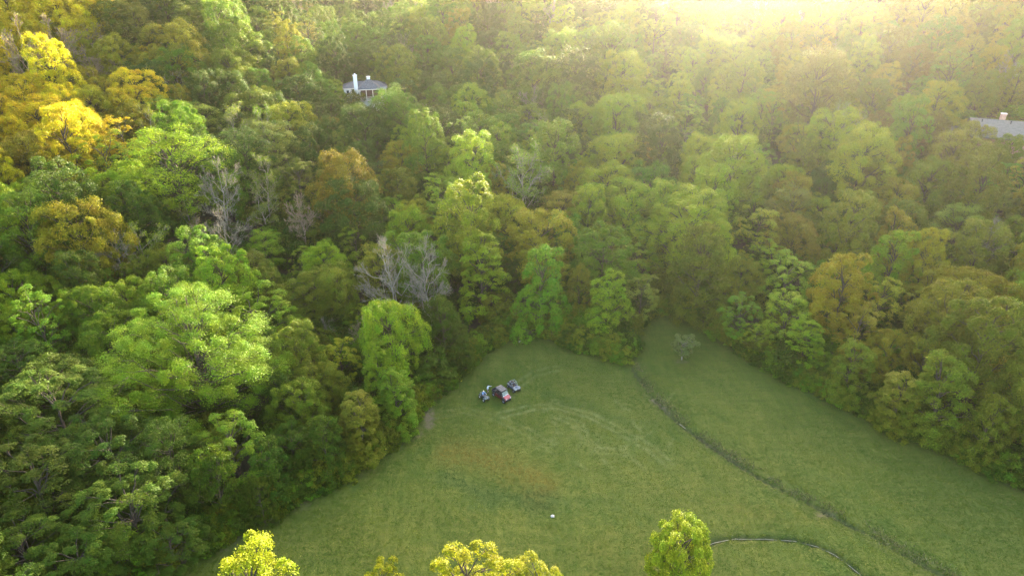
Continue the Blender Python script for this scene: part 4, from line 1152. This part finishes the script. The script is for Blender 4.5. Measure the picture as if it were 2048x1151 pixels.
# ------------------------------------------------------------------ people
def person(root, J, shirt, trousers, sleeves, hair_mat, cap=False, shorts=True):
    """J: joint positions; one skinned body, then hair / cap and facial features as parts"""
    V_, E_, RR = [], [], []
    def vtx(p, r): V_.append(tuple(p)); RR.append(r); return len(V_) - 1
    def chain(prev, pts):
        for p, r in pts:
            i = vtx(p, r); E_.append((prev, i)); prev = i
        return prev
    pel = vtx(J['pelvis'], .135)
    ch_ = chain(pel, [(J['belly'], .13), (J['chest'], .145), (J['neck0'], .075), (J['neck'], .058), (J['chin'], .075), (J['head'], .098), (J['crown'], .075)])
    ci = 2
    for s_ in 'LR':
        w = chain(ci, [(J['sh' + s_], .068), (J['el' + s_], .045), (J['wr' + s_], .032)])
        wr = np.array(J['wr' + s_], float); d_ = unit(wr - np.array(J['el' + s_], float))
        sd_ = unit(np.cross(d_, np.array([0, 0, 1.0]) + d_[[1, 2, 0]] * .1)); pm = chain(w, [(wr + d_ * .06, .036)])
        for k in range(4):
            o = (k - 1.5) * .022; L_ = (.075, .085, .08, .06)[k]
            chain(pm, [(wr + d_ * .09 + sd_ * o, .011), (wr + d_ * (.09 + L_ * .5) + sd_ * o * 1.1 - np.array([0, 0, .008]), .010), (wr + d_ * (.09 + L_) + sd_ * o * 1.1 - np.array([0, 0, .02]), .008)])
        chain(w, [(wr + d_ * .04 + sd_ * .045, .012), (wr + d_ * .08 + sd_ * .062, .010)])
        hpj = chain(pel, [(J['hip' + s_], .095), (J['kn' + s_], .062), (J['an' + s_], .042), (J['toe' + s_], .038)])
    me = bpy.data.meshes.new('body'); me.from_pydata(V_, E_, [])
    tmp = bpy.data.objects.new('body_tmp', me); COL.objects.link(tmp)
    sk = tmp.modifiers.new('skin', 'SKIN'); sk.use_smooth_shade = True
    for i, r in enumerate(RR):
        me.skin_vertices[0].data[i].radius = (r, r)
        me.skin_vertices[0].data[i].use_root = (i == 0)
    tmp.modifiers.new('sub', 'SUBSURF').levels = 1
    tmp.modifiers['sub'].render_levels = 1
    dg = bpy.context.evaluated_depsgraph_get()
    body = bpy.data.meshes.new_from_object(tmp.evaluated_get(dg))
    bpy.data.objects.remove(tmp)
    for m_ in (M_SKIN, shirt, trousers, M_RUBBER): body.materials.append(m_)
    neckz = J['neck0'][2] + .01; pz = J['pelvis'][2]
    segs = {'arm': [(J['sh' + s_], J['el' + s_]) for s_ in 'LR'], 'fore': [(J['el' + s_], J['wr' + s_]) for s_ in 'LR'], 'thigh': [(J['hip' + s_], J['kn' + s_]) for s_ in 'LR'], 'shin': [(J['kn' + s_], J['an' + s_]) for s_ in 'LR'], 'foot': [(J['an' + s_], J['toe' + s_]) for s_ in 'LR'], 'torso': [(J['pelvis'], J['chest']), (J['chest'], J['neck0']), (J['chest'], J['shL']), (J['chest'], J['shR'])], 'head': [(J['neck'], J['crown'])],
            'hand': [(J['wr' + s_], np.array(J['wr' + s_]) + unit(np.array(J['wr' + s_], float) - np.array(J['el' + s_], float)) * .17) for s_ in 'LR']}
    tab = {'arm': 1, 'fore': 1 if sleeves else 0, 'thigh': 2, 'shin': 0 if shorts else 2, 'foot': 3, 'torso': 1, 'head': 0, 'hand': 0}
    for f in body.polygons:
        c = np.array(f.center); best, bm_ = 1e9, 0
        for k, ls in segs.items():
            for a, b in ls:
                a = np.array(a, float); b = np.array(b, float)
                t = np.clip(np.dot(c - a, b - a) / (np.dot(b - a, b - a) + 1e-9), 0, 1)
                q = np.linalg.norm(c - a - t * (b - a)) - (.06 if k == 'torso' else 0)
                if q < best: best, bm_ = q, tab[k]
        f.material_index = bm_
        f.use_smooth = True
    bo = bpy.data.objects.new('body', body); COL.objects.link(bo); bo.parent = root
    hd_ = np.array(J['head'], float); fw = np.array(J['face'], float)
    h = Solid()
    r = bmesh.ops.create_uvsphere(h.bm, u_segments=14, v_segments=10, radius=.112)
    for v in r['verts']:
        v.co.z *= .92
        if v.co.z < -.02 and np.dot(np.array(v.co), fw) > -.02: v.co.z = -.02
        v.co += Vector(hd_ + np.array([0, 0, .045]) - fw * .012)
    h.done('cap' if cap else 'hair', M_CAP if cap else hair_mat, bo, True)
    if cap:
        Solid().box(tuple(hd_ + fw * .13 + np.array([0, 0, .05])), (.12, .15, .015), Matrix.Rotation(math.atan2(fw[1], fw[0]), 3, 'Z'), bevel=.005).done('cap_peak', M_CAP, bo)
    sd_ = np.array([-fw[1], fw[0], 0])
    for s_ in (-1, 1):
        Solid().box(tuple(hd_ + fw * .090 + sd_ * .036 * s_ + np.array([0, 0, -.005])), (.02, .02, .014), bevel=.004).done('eye', M_HAIRD, bo)
        Solid().box(tuple(hd_ + sd_ * .100 * s_ + np.array([0, 0, -.015])), (.03, .022, .05), bevel=.008).done('ear', M_SKIN, bo)
    Solid().box(tuple(hd_ + fw * .105 + np.array([0, 0, -.03])), (.03, .028, .045), bevel=.008).done('nose', M_SKIN, bo)
    Solid().box(tuple(hd_ + fw * .090 + np.array([0, 0, -.068])), (.02, .05, .012), Matrix.Rotation(math.atan2(fw[1], fw[0]), 3, 'Z'), bevel=.004).done('mouth', M_DKRED, bo)

p1 = on_ground(976, 785)
h1 = heading((976, 785), (989, 781))
per = thing('person', 'person in a pale shirt and dark shorts standing, one arm reaching to the red vehicle', 'person', p1, h1 - .9)
person(per, dict(pelvis=(0, 0, .95), belly=(.01, 0, 1.10), chest=(.01, 0, 1.30), neck0=(.01, 0, 1.45), neck=(.02, 0, 1.50), chin=(.03, 0, 1.57), head=(.03, 0, 1.65), crown=(.02, 0, 1.72), face=(1, 0, 0),
                 shL=(0, .19, 1.40), elL=(.20, .40, 1.28), wrL=(.36, .58, 1.22), shR=(0, -.19, 1.40), elR=(-.03, -.27, 1.13), wrR=(.06, -.28, .90),
                 hipL=(0, .10, .90), knL=(.03, .12, .49), anL=(-.01, .13, .09), toeL=(.14, .15, .045), hipR=(0, -.10, .90), knR=(.02, -.12, .49), anR=(-.02, -.13, .09), toeR=(.13, -.15, .045)), M_SHIRT, M_DENIM, True, M_HAIRD)
rider = thing('person', 'person in a blue top and pale cap sitting astride the quad bike', 'person', qd.location, qd.rotation_euler.z)
person(rider, dict(pelvis=(-.28, 0, .92), belly=(-.25, 0, 1.06), chest=(-.19, 0, 1.26), neck0=(-.15, 0, 1.41), neck=(-.13, 0, 1.46), chin=(-.11, 0, 1.53), head=(-.11, 0, 1.61), crown=(-.12, 0, 1.68), face=(1, 0, 0),
                   shL=(-.18, .19, 1.35), elL=(.02, .33, 1.16), wrL=(.24, .34, 1.12), shR=(-.18, -.19, 1.35), elR=(.02, -.33, 1.16), wrR=(.24, -.34, 1.12),
                   hipL=(-.24, .12, .88), knL=(.12, .28, .84), anL=(.04, .30, .46), toeL=(.18, .31, .42), hipR=(-.24, -.12, .88), knR=(.12, -.28, .84), anR=(.04, -.30, .46), toeR=(.18, -.31, .42)), M_BLUESHIRT, M_DENIM, True, M_HAIRD, cap=True, shorts=False)

# ------------------------------------------------------------------ rocks in the meadow
def rock(u, v, r, seed, label):
    p = on_ground(u, v); rs = np.random.RandomState(seed)
    bm = bmesh.new(); bmesh.ops.create_icosphere(bm, subdivisions=3, radius=1.0)
    ph = rs.uniform(0, 6, 9)
    for q in bm.verts:
        c = q.co; k = 1 + .16 * math.sin(3 * c.x + ph[0]) + .14 * math.sin(4 * c.y + ph[1]) + .10 * math.sin(6 * c.z + 5 * c.x + ph[2]) + .06 * math.sin(9 * c.y - 7 * c.x + ph[3])
        q.co = Vector((c.x * k * r, c.y * k * r * .75, c.z * k * r * .30))
    me = bpy.data.meshes.new('rock'); bm.to_mesh(me); bm.free()
    o = link('rock', me, None, M_ROCK); o.location = p + Vector((0, 0, r * .14)); o.rotation_euler = (0, 0, rs.uniform(0, 3))
    return tag(o, label, 'rock')
rock(1105, 1031, .30, 1, 'pale white rock lying alone in the open lower meadow')
rock(1043, 683, .55, 2, 'pale rock at the foot of the trees in the back corner of the meadow')

# ------------------------------------------------------------------ flowers and ditch weeds
def simple_stuff(name, pts, size, material, label, blades=False):
    rs = np.random.RandomState(len(pts))
    pts = np.asarray(pts)
    VV = leaf_quads(rs, pts, (np.array([0, 0, 1.0]) * (.1 if blades else 1) + rs.normal(0, .5, pts.shape) * np.array([1, 1, .25 if blades else 1])), size, .25 if blades else .9,
                    np.tile([[0, 0, 1.0]], (len(pts), 1)) if blades else None)
    me = np_mesh(name, VV, np.arange(len(VV)).reshape(-1, 4))
    return tag(link(name, me, None, material), label, kind='stuff')

def along(path_px, n, spread, z0, z1, seed):
    rs = np.random.RandomState(seed); p = px_path(path_px)
    s_ = np.r_[0, np.cumsum(np.linalg.norm(np.diff(p, axis=0), axis=1))]
    t = rs.uniform(0, s_[-1], n)
    x = np.interp(t, s_, p[:, 0]) + rs.normal(0, spread, n); y = np.interp(t, s_, p[:, 1]) + rs.normal(0, spread, n)
    return np.c_[x, y, H(x, y) + rs.uniform(z0, z1, n)]
M_WFLOWER = simple_mat('white_petals', (.75, .74, .70), .8); M_YFLOWER = simple_mat('yellow_petals', (.60, .46, .03), .8)
simple_stuff('white_wildflowers', along([(1885, 878), (1920, 888), (1965, 915)], 130, .8, .5, 1.5, 3), .15, M_WFLOWER, 'sprinkle of white wildflowers at the right meadow edge')
simple_stuff('white_wildflowers', along([(1150, 690), (1255, 705)], 50, .8, .4, 1.3, 4), .12, M_WFLOWER, 'few white wildflowers under the projecting point of trees')
simple_stuff('yellow_wildflowers', along([(690, 935), (740, 905), (790, 880)], 110, .9, .5, 1.5, 5), .14, M_YFLOWER, 'yellow wildflowers in the brambles left of the vehicles')
simple_stuff('yellow_wildflowers', along([(890, 762), (935, 735)], 70, .7, .5, 1.4, 6), .13, M_YFLOWER, 'yellow wildflowers at the wood edge behind the quad bike')
simple_stuff('yellow_wildflowers', along([(1690, 805), (1760, 838), (1840, 875)], 70, .8, .4, 1.3, 7), .13, M_YFLOWER, 'yellow wildflowers along the right-hand wood edge')
M_WEED = simple_mat('ditch_weed', (.055, .085, .018), .8, noise=.4, scale=1.5); M_WEED2 = simple_mat('tawny_grass', (.13, .115, .04), .85, noise=.3, scale=1.5)
def ditch_pts(path, n, spread, seed):
    rs = np.random.RandomState(seed)
    s_ = np.r_[0, np.cumsum(np.linalg.norm(np.diff(path, axis=0), axis=1))]; t = rs.uniform(0, s_[-1], n)
    x = np.interp(t, s_, path[:, 0]) + rs.normal(0, spread, n); y = np.interp(t, s_, path[:, 1]) + rs.normal(0, spread, n)
    k = vnoise(x, y, 2.2, seed) > .42
    x, y = x[k], y[k]
    return np.c_[x, y, H(x, y) + .10]
simple_stuff('ditch_weeds', ditch_pts(DITCH_A, 450, .25, 11), .24, M_WEED, 'coarse green weeds growing in the long straight ditch', True)
simple_stuff('ditch_weeds', ditch_pts(DITCH_B, 600, .3, 12), .22, M_WEED, 'coarse green weeds growing along the curved ditch', True)
simple_stuff('tawny_grass', ditch_pts(DITCH_A + np.array([.7, .5]), 3500, .6, 13), .36, M_WEED2, 'tawny uncut grass on the bank of the long ditch', True)

# ------------------------------------------------------------------ mown grass: short tufts over the meadow in view
def inside_soil(x, y):
    r = np.zeros(len(x), bool)
    for pts, w_ in (([(815, 792), (845, 803), (860, 825), (858, 850)], .8), ([(1306, 798), (1322, 808), (1336, 822)], .5), ([(1640, 1026), (1665, 1024)], .5), ([(440, 1092), (520, 1040), (600, 1000)], .9), ([(1355, 722), (1375, 724)], .6)):
        r |= seg_dist(x, y, px_path(pts)) + (vnoise(x, y, 1.0, 77) - .5) * 1.2 < w_
    return r

def grass_cover():
    rs = np.random.RandomState(71)
    lib = bpy.data.collections.new('grass_library')
    for i in range(3):
        n_ = 12
        c = np.c_[rs.normal(0, .14, n_), rs.normal(0, .14, n_), rs.uniform(.012, .03, n_)]
        VV = leaf_quads(rs, c, np.c_[rs.normal(0, 1, n_), rs.normal(0, 1, n_), rs.uniform(3.0, 6.0, n_)], .13, .5, np.c_[rs.normal(0, .7, n_), rs.normal(0, .7, n_), np.ones(n_) * .25])
        me = np_mesh('tuft', VV, np.arange(len(VV)).reshape(-1, 4)); me.materials.append(M_LEAF)
        lib.objects.link(bpy.data.objects.new('%03d_tuft' % i, me))
    N_ = 230000
    y = rs.uniform(50, 128, N_); x = rs.uniform(-50, 88, N_)
    u, v, dp = project(x, y, np.zeros(N_))
    k = (u > -20) & (u < 2068) & (v < 1170) & inside(x, y, FIELD)
    x, y = x[k], y[k]
    a, b = ditch_profile(x, y)
    k = (np.abs(a) > .4) & (np.abs(b) > .35) & ~inside_soil(x, y) & (rs.rand(len(x)) < .72 + .28 * vnoise(x, y, 2.4, 51))
    x, y = x[k], y[k]
    mow = vnoise(x * .79 + y * .62, (y * .79 - x * .62) * .12, .9, 61)       # mowing lines
    big = vnoise(x, y, 14, 62); mid = vnoise(x, y, 3.5, 63)
    t = np.clip(.25 + .5 * big + .35 * (mid - .5) + 1.3 * (mow - .5), 0, 1)[:, None]
    col = np.array([.038, .076, .004]) * (1 - t) + np.array([.078, .104, .007]) * t
    pd = px_path([(905, 905), (960, 915), (1010, 930), (1060, 945), (1085, 965)])
    dr = np.clip(1.25 - (seg_dist(x, y, pd) + (mid - .5) * 3) / 3.4, 0, 1)[:, None] * .85
    col = col * (1 - dr) + np.array([.125, .092, .011]) * dr
    pl = px_path([(905, 960), (960, 985), (1020, 995), (1100, 1000)])
    lu = np.clip(1.25 - (seg_dist(x, y, pl) + (mid - .5) * 3) / 2.4, 0, 1)[:, None] * .75
    col = col * (1 - lu) + np.array([.024, .052, .008]) * lu
    tk = np.zeros(len(x))
    for p_, am, w_ in TRACKS:
        bx0, by0 = p_.min(0) - 1.5; bx1, by1 = p_.max(0) + 1.5
        kk = (x > bx0) & (x < bx1) & (y > by0) & (y < by1)
        if kk.any(): tk[kk] = np.maximum(tk[kk], am * np.exp(-(seg_dist(x[kk], y[kk], p_) / w_) ** 2))
    tk = (tk * (.35 + mid) * .36).clip(0, 1)[:, None]
    col = col * (1 - tk) + np.array([.17, .17, .065]) * tk
    col *= rs.uniform(.93, 1.07, (len(x), 1))
    me = bpy.data.meshes.new('meadow_grass')
    n_ = len(x)
    me.vertices.add(n_); me.vertices.foreach_set('co', np.c_[x, y, H(x, y) - .015].astype(np.float32).ravel())
    q = me.attributes.new('tint', 'FLOAT_COLOR', 'POINT'); q.data.foreach_set('color', np.c_[col, np.ones(n_)].astype(np.float32).ravel())
    q = me.attributes.new('rot', 'FLOAT_VECTOR', 'POINT'); q.data.foreach_set('vector', np.c_[np.zeros((n_, 2)), rs.uniform(0, 6.28, n_)].astype(np.float32).ravel())
    q = me.attributes.new('size', 'FLOAT_VECTOR', 'POINT'); q.data.foreach_set('vector', (rs.uniform(.6, 1.25, (n_, 1)) * np.ones((1, 3))).astype(np.float32).ravel())
    q = me.attributes.new('which', 'INT', 'POINT'); q.data.foreach_set('value', rs.randint(0, 3, n_).astype(np.int32))
    o = link('meadow_grass', me)
    md = o.modifiers.new('scatter', 'NODES'); md.node_group = scatter_nodes('meadow_grass', lib)
    tag(o, 'short mown grass covering the open meadow', kind='stuff')
    print('TUFTS', n_)
grass_cover()
# ------------------------------------------------------------------ hazy evening air
zlo, zhi = float(GZ.min()) - 1.0, max(CAM_H + 2, float(GZ.max()) + 26.0)
hb = bmesh.new()
bmesh.ops.create_cube(hb, size=1.0)
hme = bpy.data.meshes.new('haze'); hb.to_mesh(hme); hb.free()
hz = link('haze', hme)
hz.location = (0, 1000, .5 * (zlo + zhi)); hz.scale = (6400, 5400, zhi - zlo)
M_HAZE = bpy.data.materials.new('haze'); M_HAZE.use_nodes = True
hn = M_HAZE.node_tree; hn.nodes.clear()
ho = hn.nodes.new('ShaderNodeOutputMaterial'); pv = hn.nodes.new('ShaderNodeVolumePrincipled')
pv.inputs['Color'].default_value = (.97, .96, .93, 1)
pv.inputs['Density'].default_value = .00011
pv.inputs['Anisotropy'].default_value = .90
hn.links.new(pv.outputs[0], ho.inputs['Volume'])
hme.materials.append(M_HAZE)
tag(hz, 'thin bright evening haze filling the valley', kind='stuff')
